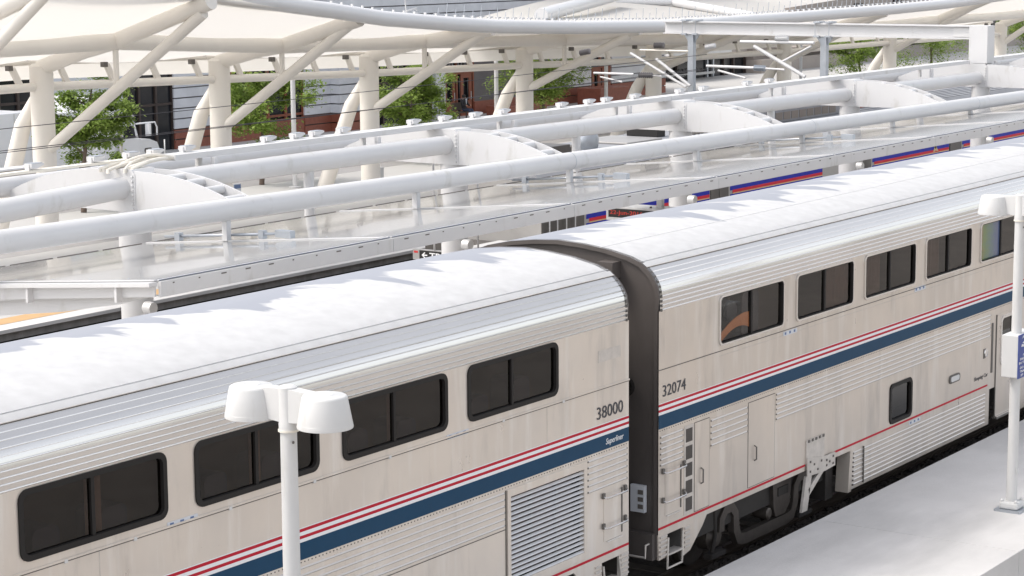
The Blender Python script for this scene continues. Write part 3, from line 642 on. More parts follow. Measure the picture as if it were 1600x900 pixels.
# jacking plate and strut
jp = MB().box(28.55, 29.15, -0.018, 0, 1.16, 1.52).build('jack_plate', 'plate_worn', S)
for k in range(5): MB().box(28.60+k*0.12, 28.65+k*0.12, -0.03, -0.017, 1.48, 1.52).build('hinge', 'seam_dark', jp)
jb = MB().prism([(28.55, 1.25), (29.16, 1.17), (29.50, 1.17), (29.50, 0.96), (29.15, 0.94), (28.56, 0.97)], 'y', -0.035, -0.019).build('bracket_plate', 'plate_worn', S)
for bx_, bz_ in ((28.65, 1.18), (28.78, 1.12), (28.65, 1.03), (28.90, 1.02), (29.02, 1.13), (29.2, 1.10), (29.2, 1.02), (29.42, 1.12), (29.42, 1.01), (29.3, 1.06)):
    MB().box(bx_-0.016, bx_+0.016, -0.045, -0.034, bz_-0.016, bz_+0.016).build('bolt', 'seam_dark', jb)
for pl in ([(28.55, 0.97), (28.74, 0.97), (28.60, 0.44), (28.42, 0.44)], [(29.0, 0.96), (29.16, 0.95), (28.66, 0.66), (28.63, 0.76)]):
    MB().prism(pl, 'y', -0.02, 0.02).build('strut', 'plate_worn', jb)
# ribbed skirt, end post
sk = MB().prism([(30.0, 0.43), (30.06, 1.06), (35.72, 1.06), (35.72, 0.43)], 'y', 0.002, 0.04).build('skirt', 'car_side_sleeper', S)
MB().prism([(29.99, 0.41), (30.06, 1.06), (30.16, 1.06), (30.10, 0.41)], 'y', -0.02, 0.20).build('skirt_edge', 'car_side_sleeper', sk)
fr_ = None
for k in range(8):
    z = 0.50+k*0.072
    if fr_ is None: fr_ = MB().prism([(-0.014, z), (-0.002, z+0.014), (0.01, z+0.014), (0.01, z-0.014), (-0.002, z-0.014)], 'x', 30.20, 35.52).build('rib', 'rib_steel', sk)
    else: clone(fr_, sk, (0, 0, z-0.50))
for k in range(8): MB().box(30.17, 30.20, -0.02, 0.0, 0.485+k*0.072, 0.51+k*0.072).build('rib_end', 'seam_dark', sk)
MB().box(30.55, 30.562, -0.024, 0.0, 0.46, 1.05).build('side_seam', 'seam_dark', sk)
bogie(S, 27.83); bogie(S, XS1-3.6)
MB().box(29.75, 30.0, 0.25, 0.9, 0.3, 1.0).build('underframe_box', 'under_dark', S)
MB().prism([(37.2, 0.43), (37.2, 1.06), (46, 1.06), (46, 0.43)], 'y', 0.002, 0.04).build('skirt', 'car_side_sleeper', S)
# boarding door
dr = MB().ring(rrect(35.98, 36.95, 0.52, 2.35, 0.05), rrect(36.19, 36.75, 1.45, 2.27, 0.09), 'y', -0.012, 0.0).build('door', 'car_side_sleeper', S)
MB().ring(rrect(36.15, 36.79, 1.41, 2.31, 0.11), rrect(36.20, 36.74, 1.46, 2.26, 0.08), 'y', -0.025, 0.0).build('door_window', 'chrome', dr)
MB().box(36.19, 36.75, 0.012, 0.018, 1.45, 2.27).build('pane', 'tinted_glass', dr)
MB().box(35.98, 36.95, -0.05, 0.05, 0.47, 0.515).build('sill', 'chrome', dr)
MB().box(35.955, 35.978, -0.014, 0, 0.5, 2.36).build('door_gap', 'seam_dark', dr)
MB().box(35.755, 35.82, -0.012, 0, 1.35, 2.24).build('door_pocket', 'seam_dark', S)
MB().lathe((35.50, -0.002, 1.75), [(0.02, -0.03), (0.07, -0.02), (0.075, 0.0)], 14, 'y').build('latch', 'chrome', S)
MB().box(35.40, 35.49, -0.008, 0, 1.66, 1.83).build('latch_recess', 'seam_dark', S)
ml = MB().prism(rrect(33.90, 34.35, 1.46, 1.60, 0.06), 'y', -0.02, 0).build('marker_light', 'seam_dark', S); MB().prism(rrect(33.95, 34.30, 1.485, 1.575, 0.04), 'y', -0.028, -0.018).build('lens', 'bolt_grey', ml)
# end gear facing the gap
MB().box(24.20, 24.26, 0.20, 0.42, 1.35, 1.72).build('end_decal', 'decal', S)
for k in range(3): MB().box(24.192, 24.201, 0.22, 0.30, 1.40+k*0.1, 1.46+k*0.1).build('decal_mark', 'seam_dark', S)
MB().lathe((24.26, 0.50, 3.05), [(0.10, -0.02), (0.14, -0.05), (0.10, -0.06), (0.06, -0.03)], 18, 'x').build('pipe_flange', 'rubber', S)
MB().box(24.16, 24.27, 0.05, 0.9, 0.72, 1.08).build('buffer_beam', 'end_dark', S)
MB().tube([(24.15, 0.10, 0.95), (24.06, 0.10, 0.95), (24.06, 0.10, 0.78), (24.06, 0.6, 0.78)], 0.015, 8).build('uncoupling_lever', 'plate_worn', S)

# ================================================================== PLATFORM LAMPS
def double_lamp(x, y, label, ang):
    """two drum heads either side of a slim white mast"""
    t = thing('platform_lamp', (x, y, 0.38), label, 'lamp', 'twin-headed platform lamps')
    z0 = 0.38
    MB().box(x-0.20, x+0.20, y-0.20, y+0.20, z0, z0+0.035).build('base_plate', 'galv', t)
    bs = MB().box(x-0.15, x+0.15, y-0.15, y+0.15, z0+0.036, z0+0.15, bev=0.03).build('base_cover', 'lamp_white', t)
    for a in (-.11, .11):
        for b in (-.11, .11): MB().lathe((x+a, y+b, z0+0.15), [(0.028, 0), (0.028, 0.02), (0.012, 0.035)], 8).build('anchor_nut', 'lamp_white', bs)
    MB().lathe((x, y, z0+0.05), [(0.082, 0), (0.078, 2.2), (0.072, 4.40)], 24).build('mast', 'lamp_white', t)
    MB().lathe((x-0.004, y-0.076, z0+0.62), [(0.05, 0.0), (0.05, -0.006), (0.03, -0.012)], 16, 'y').build('hand_hole_cover', 'lamp_white', t)
    h = MB().lathe((x, y, 4.80), [(0.083, 0), (0.083, 0.06), (0.079, 0.075), (0.079, 0.37), (0.05, 0.385)], 20).build('head_clamp', 'lamp_white', t)
    MB().lathe((x, y, 4.797), [(0.090, -0.012), (0.090, 0.006)], 20).build('clamp_ring', 'hose', h)
    for zz in (4.90, 5.05): MB().lathe((x-0.05, y-0.062, zz), [(0.009, 0.0), (0.009, -0.006)], 8, 'y').build('screw', 'seam_dark', h)
    MB().lathe((x-0.03, y-0.072, 4.70), [(0.013, 0.0), (0.013, -0.008)], 8, 'y').build('screw', 'seam_dark', t)
    d = Vector((math.cos(ang), math.sin(ang), 0)); nrm = Vector((-d.y, d.x, 0))
    for s in (-1, 1):
        c = Vector((x, y, 0)) + d*s*0.405
        mm = MB(); a0 = Vector((x, y, 0))+d*s*0.05; a1 = Vector((x, y, 0))+d*s*0.30
        for (p, z_lo, z_hi, wd) in (): pass
        V = [mm.b.verts.new(q) for q in ((*(a0+nrm*0.06).xy, 4.87), (*(a0-nrm*0.06).xy, 4.87), (*(a0-nrm*0.06).xy, 5.16), (*(a0+nrm*0.06).xy, 5.16), (*(a1+nrm*0.055).xy, 4.89), (*(a1-nrm*0.055).xy, 4.89), (*(a1-nrm*0.055).xy, 5.145), (*(a1+nrm*0.055).xy, 5.145))]
        for f in ((0, 1, 2, 3), (7, 6, 5, 4), (0, 4, 5, 1), (1, 5, 6, 2), (2, 6, 7, 3), (3, 7, 4, 0)): mm.b.faces.new([V[i] for i in f])
        mm.build('arm', 'lamp_white', t)
        hd = MB().lathe((c.x, c.y, 4.865), [(0.205, 0.012), (0.238, 0.0), (0.240, 0.012), (0.195, 0.255), (0.189, 0.270), (0.177, 0.277), (0.075, 0.281), (0.068, 0.287), (0.06, 0.282), (0.01, 0.282)], 40).build('lamp_head', 'lamp_white', t)
        MB().lathe((c.x, c.y, 4.90), [(0.2350, 0.0), (0.2360, 0.003), (0.2335, 0.006)], 40).build('rim_seam', 'bolt_grey', hd)
        MB().lathe((c.x, c.y, 4.875), [(0.20, 0), (0.20, 0.01)], 24).build('lens', 'bolt_grey', hd)
    return t
double_lamp(13.80, -2.49, 'white twin-headed lamp standing before the dining car windows', math.radians(-90))
double_lamp(30.50, -2.49, 'white lamp post at the right edge with blue notice fixed to it', math.radians(-90))

# blue notice on the right lamp post
nb = thing('notice_board', (30.610, -2.49, 2.46), 'blue railway notice with white lettering on the right lamp post', 'sign')
MB().box(30.260, 30.930, -2.615, -2.36, 2.46, 3.10, bev=0.01).build('box', 'lamp_white', nb)
MB().box(30.255, 30.940, -2.625, -2.616, 2.45, 3.11).build('panel', 'sign_blue', nb)
lg = None
for k in range(4):   # fan of four white blades
    a0 = math.radians(168-28*k); a1 = a0-math.radians(20)
    MB().prism([(30.590+0.07*math.cos(a0), 2.90+0.06*math.sin(a0)), (30.590+0.24*math.cos(a0), 2.90+0.12*math.sin(a0)), (30.590+0.24*math.cos(a1), 2.90+0.12*math.sin(a1)), (30.590+0.07*math.cos(a1), 2.90+0.06*math.sin(a1))], 'y', -2.629, -2.6255).build('emblem_blade', 'text_white', nb)
for i, (sx_, s_) in enumerate(((0.46, 'AMTRAK'),)): ftext('lettering', s_, 'text_white', nb, 30.390, 30.810, 3.045, 3.09, -2.626)
for i, s_ in enumerate(('ATTENTION', 'PASSENGERS', 'IN THE PLACE', 'DO NOT GO', 'TRAIN UNTIL', 'IF NOT')):
    zz = 2.815-i*0.058-(0.015 if i > 2 else 0); ftext('lettering', s_, 'text_white', nb, (30.430, 30.330, 30.290, 30.330, 30.330, 30.370)[i], (30.750, 30.850, 30.890, 30.850, 30.850, 30.810)[i], zz-0.036, zz, -2.626, bold=0.01)

# ================================================================== CANOPY OVER THE ISLAND PLATFORM
CX = [25.81+9.02*k for k in range(-1, 7)]; CY = 11.0
def zt(X): return 4.86-0.0075*(X-25)       # near tube
def zc(X): return 5.03-0.0045*(X-25) if X > 25.8 else 5.0-0.042*(25.8-X)   # middle tube
def zf(X): return 4.84
def zp(Y): return 4.37+0.087*(8.2-Y)       # roof panels rise to the track side
cn = thing('platform_canopy', (43, CY, 0.38), 'long white steel platform canopy with tubular beams and pale roof panels', 'canopy')
XA, XB = 8.0, 84.0
def long_tube(name, Y, zfun, r, xs, m='white_steel'):
    return MB().tube([(x, Y, zfun(x)) for x in xs], r, 24).build(name, m, cn)
xs_ = [14, 17, 19, 20.5, 22, 23.5, 25.8]+[30+6*k for k in range(10)]
nt = long_tube('front_tube', 8.2, zt, 0.17, xs_)
for xx in (34.73, 44.9, 54.6): MB().tube([(xx, 8.2, zt(xx)), (xx+0.012, 8.2, zt(xx))], 0.173, 24).build('weld_ring', 'galv', nt)
long_tube('middle_tube', CY, zc, 0.185, xs_); long_tube('rear_tube', 13.8, zf, 0.17, xs_)
for k, X in enumerate(CX):
    if k == 0: continue
    c = MB().lathe((X, CY, 0.38), [(0.27, 0), (0.27, 4.22)], 28).build('column', 'white_steel', cn)
    MB().lathe((X-0.10, CY-0.36, 3.0), [(0.10, -0.1), (0.11, 0.0), (0.11, 0.06)], 14, 'y').build('loudspeaker', 'bolt_grey', c)
    hd = MB().prism([(CY-0.30, 4.60), (CY+0.30, 4.60), (CY+0.30, 5.22), (CY+0.22, 5.30), (CY-0.22, 5.30), (CY-0.30, 5.22)], 'x', X-0.27, X+0.27).build('column_head', 'white_steel', cn)
    for j in range(8):
        for yy, xx in ((CY-0.31, X-0.272), (CY-0.31, X+0.272)):
            MB().lathe((xx, CY-0.25, 4.66+j*0.075), [(0.02, 0), (0.02, -0.025), (0.012, -0.03)], 6, 'x').build('bolt', 'bolt_grey', hd) if xx < X else None
    # curved arms each side: two plates with cross stiffeners
    def armz(t): return 4.74+0.54*(1-t**2.2)
    for sg in (-1, 1):
        L_ = 2.50 if sg < 0 else 2.50
        top = [(CY+sg*(0.28+L_*t), armz(t)) for t in [k_/12 for k_ in range(13)]]
        poly = [(CY+sg*0.28, 4.60)] + top + [(CY+sg*(0.28+L_), 4.70), (CY+sg*(0.28+L_*0.70), 4.605)]
        for xx in (X-0.26, X+0.22):
            MB().prism(poly, 'x', xx, xx+0.035).build('arm_plate', 'white_steel', cn)
        for t in (0.25, 0.42, 0.59, 0.76):
            zz = armz(t); MB().tube([(X-0.22, CY+sg*(0.28+L_*t), zz-0.09), (X+0.22, CY+sg*(0.28+L_*t), zz-0.09)], 0.075, 12).build('stiffener', 'white_steel', cn)
        MB().box(X-0.222, X+0.218, CY+sg*0.3, CY+sg*(0.24+L_*0.70), 4.606, 4.618).build('arm_floor', 'white_steel', cn)
    # mid-bay post
    xm = X+4.51
    MB().tube([(xm, CY, 4.0), (xm, CY, zc(xm))], 0.095, 18).build('post', 'white_steel', cn)
# roof panels with glazing bars
PX = [20.05+4.9*k for k in range(13)]; YE, YI = 5.0, 9.9
for k in range(len(PX)-1):
    a, b = PX[k], PX[k+1]
    p = MB().prism([(YE, zp(YE)), (YI, zp(YI)), (YI, zp(YI)-0.025), (YE, zp(YE)-0.025)], 'x', a+0.02, b-0.02).build('roof_panel', 'roof_panel', cn)
def bar(x0, y0, x1, y1, w_=0.022, name='glazing_bar', m='white_steel', h=0.016):
    d = Vector((x1-x0, y1-y0, 0)).normalized(); n = Vector((-d.y, d.x, 0))*w_
    mm = MB(); V = []
    for z_ in (0.002, h):
        for px_, py_, s in ((x0, y0, 1), (x1, y1, 1), (x1, y1, -1), (x0, y0, -1)):
            V.append(mm.b.verts.new((px_+n.x*s, py_+n.y*s, zp(py_+n.y*s)+z_)))
    for f in ((0, 1, 2, 3), (7, 6, 5, 4), (0, 4, 5, 1), (1, 5, 6, 2), (2, 6, 7, 3), (3, 7, 4, 0)): mm.b.faces.new([V[i] for i in f])
    return mm.build(name, m, cn)
for k, X in enumerate(PX):
    b_ = bar(X, YE+0.03, X, YI, 0.03)
    g_ = bar(X+0.036, YE+0.03, X+0.036, YI, 0.005, 'gasket', 'gasket', 0.012)
    for j in range(7): MB().lathe((X, YE+0.5+j*0.7, zp(YE+0.5+j*0.7)+0.03), [(0.012, 0), (0.012, 0.012)], 6).build('screw', 'galv', b_)
    # hanger from the front tube
    MB().box(X-0.05, X+0.05, 8.15, 8.25, zp(8.2)+0.01, zt(X)-0.1).build('hanger', 'white_steel', cn)
    # purlin below
    MB().prism([(YE+0.05, zp(YE)-0.05), (YI, zp(YI)-0.05), (YI, zp(YI)-0.35), (YE+0.05, zp(YE)-0.12)], 'x', X-0.03, X+0.03).build('rafter', 'white_steel', cn)
for k in range(len(PX)-1):
    a, b = PX[k], PX[k+1]
    bar(a+0.03, YE+0.02, b-0.03, YE+0.02, 0.025)
    bar(a+0.03, YE+0.055, b-0.03, YE+0.055, 0.006, 'gasket', 'gasket', 0.02)
    bar(a+0.03, YE-0.012, b-0.03, YE-0.012, 0.005, 'gasket', 'gasket', 0.016)
    f_ = MB().box(a+0.004, b-0.004, YE-0.06, YE-0.02, zp(YE)-0.205, zp(YE)-0.004).build('fascia', 'white_steel', cn)
    for j in range(10):
        xx = a+0.25+j*0.48+random.uniform(-.06, .06); MB().box(xx, xx+random.choice((.03, .07, .1)), YE-0.064, YE-0.06, zp(YE)-0.05, zp(YE)-0.033).build('weep_slot', 'seam_dark', f_)
    # inner gutter strip of dark dashes
    for j in range(5):
        MB().box(a+0.1+j*0.96, a+0.95+j*0.96, YI+0.005, YI+0.03, zp(YI)-0.02, zp(YI)+0.008).build('gutter_strip', 'seam_dark', cn)
# bracing rods with couplers on two of the bays
for X in (24.95, 34.75, 44.55):
    r_ = MB().tube([(X+0.10, 9.6, zp(9.6)+0.09), (X+0.10, 7.2, zp(7.2)+0.09)], 0.022, 8).build('tie_rod', 'galv', cn)
    for yy in (9.3, 7.55): MB().box(X+0.05, X+0.15, yy-0.05, yy+0.05, zp(yy)+0.02, zp(yy)+0.15).build('coupler', 'galv', r_)
    MB().box(X+0.04, X+0.16, 6.95, 7.25, zp(7.1)+0.03, zp(7.1)+0.14).build('end_clamp', 'galv', r_)
# end cantilever of the roof
XE = 20.05
eb = MB().prism([(YE, zp(YE)-0.06), (YI+1.1, zp(YI+1.1)-0.06), (YI+1.1, zp(YI+1.1)-0.26), (YE, zp(YE)-0.20)], 'x', XE-0.05, XE-0.02).build('end_fascia', 'white_steel', cn)
MB().box(XE-0.30, XE-0.02, YE-0.02, YI+1.1, zp(YI)-0.005, zp(YI)+0.0).build('end_shelf', 'white_steel', cn) if False else None
MB().prism([(YE-0.02, zp(YE)-0.005), (YI+1.1, zp(YI+1.1)-0.005), (YI+1.1, zp(YI+1.1)-0.055), (YE-0.02, zp(YE)-0.055)], 'x', XE-0.17, XE-0.02).build('end_flange', 'white_steel', cn)
for yy in (5.6, 7.25, 8.9, 10.5): MB().prism([(yy-0.02, zp(yy)-0.06), (yy+0.02, zp(yy)-0.06), (yy+0.02, zp(yy)-0.26), (yy-0.02, zp(yy)-0.26)], 'x', XE-0.15, XE-0.05).build('stiffener', 'white_steel', eb)
MB().prism([(YE+0.06, zp(YE)-0.21), (YI+1.1, zp(YI+1.1)-0.27)] + [(p.y, p.z) for p in (atX(q[0], q[1], XE+0.13) for q in ((-330, 505), (-120, 497), (0, 493), (98, 487), (190, 475), (238, 463)))], 'x', XE+0.10, XE+0.16).build('end_rafter', 'white_steel', cn)

# cable tray on short legs above the middle tube
ct = thing('cable_tray', (44, 11.3, 5.3), 'long white cable tray on short legs above the canopy beam', 'cable tray')
for a, b in ((27.0, 43.7), (43.72, 61.4), (62.35, 84)):
    MB().prism([(11.16, 5.30), (11.50, 5.30), (11.50, 5.40), (11.16, 5.40)], 'x', a, b).build('tray', 'white_steel', ct)
    x = a+0.9
    while x < b:
        for yy in (11.05, 11.42): MB().box(x-0.05, x+0.05, yy, yy+0.08, 5.05, 5.30).build('leg', 'white_steel', ct)
        x += 4.6
# gutter beam left of the tray
gb = MB().box(10, 27.0, 14.55, 14.75, 4.62, 5.02).build('gutter_beam', 'taupe', cn); MB().box(10, 27.0, 14.50, 14.80, 5.021, 5.05).build('gutter_lip', 'white_steel', gb)
# floodlights along the tray
ORD = ['leftmost', 'second', 'third', 'fourth', 'fifth', 'sixth', 'seventh', 'eighth', 'ninth', 'tenth', 'eleventh', 'twelfth', 'thirteenth', 'fourteenth', 'fifteenth', 'sixteenth', 'seventeenth', 'eighteenth', 'nineteenth', 'twentieth', 'twenty-first', 'twenty-second']
fl = [(48, 257), (145, 238), (200, 235), (238, 232), (288, 227), (415, 214), (460, 209), (490, 207), (533, 202), (643, 189), (692, 184), (740, 178), (784, 172), (875, 161), (918, 156), (945, 153), (990, 149), (1060, 140), (1097, 135), (1165, 126), (1200, 124)]
for i, (px, py) in enumerate(fl):
    p = at(px, py, 11.46); x = p.x
    z = 5.40 if x > 27.2 else 5.40
    o = None
    t = thing('floodlight', (x, 11.46, 5.40), 'small white floodlight above the canopy beam, %s of the row' % (ORD[i] if i else 'leftmost'), 'floodlight', 'floodlights along the cable tray')
    MB().box(x-0.10, x-0.03, 11.40, 11.49, 5.402, 5.49).build('bracket', 'white_steel', t)
    h = MB().prism([(x-0.08, 5.43), (x+0.04, 5.42), (x+0.19, 5.475), (x+0.19, 5.50), (x-0.08, 5.50)], 'y', 11.36, 11.53).build('housing', 'white_steel', t)
    MB().box(x-0.05, x+0.17, 11.375, 11.515, 5.502, 5.51).build('lens', 'galv', h)
# rail that carries the leftmost lights
MB().box(14, 26.99, 11.36, 11.52, 5.36, 5.40).build('tray', 'hose', ct)
# bundle of hoses at the first column head
hs = thing('hose_bundle', (25.9, 11.2, 5.3), 'tangle of cream hoses on the first canopy column head', 'hoses')
rh = random.Random(5)
for k in range(8):
    a = Vector((25.35+rh.uniform(-.1, .5), 11.0+rh.uniform(-.25, .35), 5.30)); b = Vector((26.95+rh.uniform(0, .1), 11.22+0.04*k, 5.345)); mpt = (a+b)/2+Vector((rh.uniform(-.3, .1), rh.uniform(-.2, .2), rh.uniform(.06, .24)))
    pts = [a*(1-t)**2+mpt*2*t*(1-t)+b*t*t for t in [j/10 for j in range(11)]]
    pts = [a-Vector((0, 0, 0.05))]+pts
    MB().tube(pts, 0.032 if k < 5 else 0.02, 8).build('hose', 'hose', hs)

# signs hanging from the canopy
def fit_x(name, s_, m_, parent, X, y0, y1, z0, z1, bold=0.0):
    """text on a plane facing -X, reading from y0 (left) towards y1"""
    o = text(name, s_, m_, None, 1.0, (0, 0, 0), (1, 0, 0), (0, 0, 1), depth=0.004, bold=bold); me = o.data
    xs = [v.co.x for v in me.vertices]; zs = [v.co.z for v in me.vertices]; ys = [v.co.y for v in me.vertices]
    off = Vector((0, 0, 0)); p = parent
    while p is not None: off += p.location; p = p.parent
    for v in me.vertices: v.co = Vector((X+(v.co.y-max(ys))*0.9, y0+(v.co.x-min(xs))/(max(xs)-min(xs))*(y1-y0), z0+(v.co.z-min(zs))/(max(zs)-min(zs))*(z1-z0))) - off
    o.parent = parent; return o
p0 = at(645, 389, 12.41); p1 = at(645, 405, 12.41); XT = p0.x
ts = thing('track_sign', (XT, 11.5, p1.z), 'black hanging sign with arrow and TRACK lettering beside the canopy column', 'sign')
MB().box(XT, XT+0.12, 10.3, 12.41, p1.z, p0.z).build('panel', 'sign_grey', ts)
MB().box(XT-0.004, XT, 10.32, 12.24, p1.z+0.012, p0.z-0.012).build('face', 'sign_black', ts)
zc_ = (p0.z+p1.z)/2; hh = (p0.z-p1.z)
fit_x('lettering', 'TRACK 2', 'text_white', ts, XT-0.005, 11.98, 11.0, zc_-hh*0.28, zc_+hh*0.28, bold=0.02)
ar = MB(); ar.b.faces.new([ar.b.verts.new((XT-0.006, 12.18-u*0.13, zc_+v*hh*0.30)) for u, v in ((0, 0), (0.55, 1), (0.75, 0.8), (0.42, 0.2), (1.1, 0.2), (1.1, -0.2), (0.42, -0.2), (0.75, -0.8), (0.55, -1))]); ar.build('arrow', 'text_white', ts)
MB().box(XT-0.006, XT-0.001, 12.28, 12.38, p0.z-0.07, p0.z-0.03).build('red_mark', 'sign_red', ts)
for yy in (11.9, 10.8): MB().tube([(XT+0.06, yy, p0.z), (XT+0.06, yy, 4.85)], 0.02, 8).build('hanger', 'white_steel', ts)
p0 = at(947, 322, 10.2); p1 = at(947, 339, 10.2); XL = p0.x
ld = thing('departure_display', (XL, 9.5, p1.z), 'white hanging display box with red LED date 22-Jun-2016', 'display')
MB().box(XL, XL+0.65, 8.3, 10.2, p1.z-0.06, p0.z, bev=0.01).build('housing', 'white_steel', ld)
MB().box(XL-0.004, XL, 9.02, 10.14, p1.z+0.01, p0.z-0.035).build('screen', 'sign_black', ld)
fit_x('lettering', '22-Jun-2016', 'led', ld, XL-0.005, 10.10, 9.28, p1.z+0.05, p0.z-0.075)
for yy in (9.9, 9.2, 8.5): MB().lathe((XL+0.2, yy, p0.z), [(0.025, 0), (0.025, 0.03)], 8).build('lift_bolt', 'seam_dark', ld)
MB().box(XL+0.3, XL+0.42, 9.0, 9.12, p0.z, 4.2).build('hanger', 'white_steel', ld)

# ================================================================== CATENARY GANTRY
GX = 61.9
gt = thing('gantry_frame', (GX, 11, 5.3), 'white steel portal beam over the far tracks with corner post', 'gantry')
MB().box(GX-0.28, GX+0.28, 10.72, 11.30, 5.31, 6.42).build('post', 'white_steel', gt)
be = MB().box(GX-0.02, GX+0.02, 11.30, 22.0, 6.05, 6.38).build('beam', 'white_steel', gt)
MB().box(GX-0.16, GX+0.16, 11.301, 22.0, 6.382, 6.42).build('flange', 'white_steel', be); MB().box(GX-0.16, GX+0.16, 11.301, 22.0, 6.01, 6.048).build('flange', 'white_steel', be)
MB().box(GX-0.05, GX+0.05, 11.31, 11.9, 6.08, 6.35).build('splice_plate', 'bolt_grey', be)
def rod(a, b, r, name, m, par): return MB().tube([a, b], r, 10).build(name, m, par)
def ribbed(c0, c1, r, par, name='insulator', m='insulator'):
    c0, c1 = Vector(c0), Vector(c1); n = 7; pts = []; rr = []
    for k in range(n):
        t0 = k/n; pts += [c0.lerp(c1, t0+0.02), c0.lerp(c1, t0+0.5/n), c0.lerp(c1, t0+0.98/n)]; rr += [r*0.55, r, r*0.55]
    return MB().tube(pts, rr, 12).build(name, m, par)
for k, (Ym, lab) in enumerate(((21.0, 'grey catenary mast hanging from the white beam, left of the two'), (16.22, 'grey catenary mast hanging from the white beam, right of the two'))):
    mt = thing('catenary_mast', (GX, Ym, 6.0), lab, 'mast', 'catenary masts under the white beam')
    m_ = MB().box(GX-0.10, GX+0.10, Ym-0.10, Ym+0.10, 3.2, 6.0).build('mast', 'galv', mt)
    for s in (-1, 1):
        MB().prism([(Ym+s*0.10, 6.0), (Ym+s*0.30, 6.0), (Ym+s*0.10, 5.72)], 'x', GX-0.012, GX+0.012).build('gusset', 'galv', mt)
        for zz in (5.99, 6.43): MB().box(GX-0.22, GX+0.22, Ym+s*0.20-0.10, Ym+s*0.20+0.10, zz, zz+0.05).build('clamp_plate', 'galv', mt)
        MB().tube([(GX-0.2, Ym+s*0.24, 5.95), (GX-0.2, Ym+s*0.24, 6.48)], 0.012, 6).build('clamp_rod', 'galv', mt)
# registration arms, drop rods and insulators (each in the plane of the gantry)
def A(px, py, dx=-0.5): return atX(px, py, GX+dx)
arms = thing('overhead_line_support', A(1082, 135), 'white catenary arm with grey insulators beside the left grey mast', 'catenary arm', 'catenary arms')
rod(A(1025, 92), A(1078, 134), 0.05, 'stay_tube', 'white_steel', arms); rod(A(985, 83), A(1072, 136), 0.045, 'stay_tube', 'white_steel', arms)
rod(A(928, 114), A(990, 116), 0.04, 'register_tube', 'white_steel', arms); ribbed(A(998, 117), A(1020, 118), 0.10, arms); rod(A(1020, 118), A(1034, 119), 0.03, 'register_tube', 'white_steel', arms)
rod(A(938, 120), A(972, 128), 0.03, 'steady_arm', 'white_steel', arms); ribbed(A(1022, 71), A(1038, 71), 0.10, arms); rod(A(1000, 78), A(1075, 80), 0.03, 'top_tube', 'hose', arms)
ribbed(A(906, 83), A(922, 80), 0.10, arms); ribbed(A(1102, 74), A(1118, 71), 0.09, arms, m='bolt_grey')
arm2 = thing('overhead_line_support', A(1288, 115), 'white catenary arm with ribbed insulator reaching left of the right grey mast', 'catenary arm', 'catenary arms')
rod(A(1157, 65), A(1272, 67), 0.05, 'top_tube', 'white_steel', arm2); rod(A(1178, 72), A(1258, 120), 0.06, 'stay_tube', 'white_steel', arm2)
rod(A(1104, 103), A(1178, 106), 0.045, 'register_tube', 'white_steel', arm2); ribbed(A(1178, 106), A(1196, 107), 0.10, arm2, m='galv'); rod(A(1196, 107), A(1226, 109), 0.035, 'register_tube', 'white_steel', arm2)
rod(A(1122, 110), A(1165, 122), 0.035, 'steady_arm', 'white_steel', arm2); rod(A(1219, 98), A(1268, 72), 0.035, 'brace_tube', 'white_steel', arm2); ribbed(A(1211, 60), A(1232, 60), 0.10, arm2, m='bolt_grey')
for i, (Yw, z0, z1, lab) in enumerate(((20.5, 5.13, 5.35, 'upper dark wire crossing in front of the hall columns'), (20.2, 4.72, 4.90, 'middle dark wire crossing in front of the hall columns'), (20.8, 4.55, 4.86, 'lower dark wire crossing in front of the hall columns'))):
    pts = [(x, Yw, z0+(z1-z0)*(x-10)/52-0.10*math.sin(math.pi*((x-10)/52))) for x in [10+2*k for k in range(27)]]
    tag(MB().tube(pts, 0.009, 6).build('overhead_wire', 'wire'), lab, 'wire', 'overhead wires')

# ================================================================== SECOND TRAIN ON THE FAR TRACK
def loco(x0, x1, label, blocks, num):
    t = thing('locomotive' if num == 0 else 'passenger_coach', ((x0+x1)/2, 15.9, 0), label, 'locomotive' if num == 0 else 'train car')
    yn, yf = 14.36, 17.44
    ps = [(yn, 0.55), (yf, 0.55), (yf, 3.28), (yf-0.55, 3.72), (yn+0.55, 3.72), (yn, 3.28)]
    MB().prism(ps[:3]+[(yf, 3.27), (yn, 3.27)], 'x', x0, x1).build('body', 'loco_grey', t)
    MB().prism([(yn-0.01, 3.272), (yf+0.01, 3.272), (yf-0.55, 3.72), (yn+0.55, 3.72)], 'x', x0+0.02, x1-0.02).build('roof', 'loco_roof', t)
    for a, b in blocks:
        MB().box(a, b, yn-0.006, yn, 2.34, 3.2).build('blue_band', 'loco_blue', t); MB().box(a+0.02, b, yn-0.007, yn, 2.165, 2.3395).build('blue_band', 'loco_blue', t)
        MB().box(a+0.15, b, yn-0.010, yn-0.0075, 2.09, 2.175).build('red_stripe', 'loco_red', t)
        MB().box(a+0.15, b, yn-0.010, yn-0.0075, 2.06, 2.089).build('gold_stripe', 'loco_gold', t)
        MB().box(a+0.02, b, yn-0.009, yn, 2.02, 2.059).build('blue_stripe', 'loco_blue', t)
    return t
LO = loco(43.0, 60.9, 'grey locomotive with blue, red and gold stripes seen under the canopy', [(45.0, 51.25), (52.4, 58.1)], 0)
MB().box(43.0, 44.9, 14.34, 14.359, 0.6, 3.2).build('cab_side', 'loco_dark', LO); MB().box(51.3, 52.3, 14.34, 14.359, 0.6, 3.2).build('door', 'loco_dark', LO)
MB().box(51.79, 51.82, 14.33, 14.339, 0.6, 3.2).build('door_seam', 'seam_dark', LO)
for xx in (43.25, 43.6, 44.0, 44.4): MB().tube([(xx, 14.28, 1.4), (xx, 14.28, 3.0)], 0.018, 8).build('handrail', 'bolt_grey', LO)
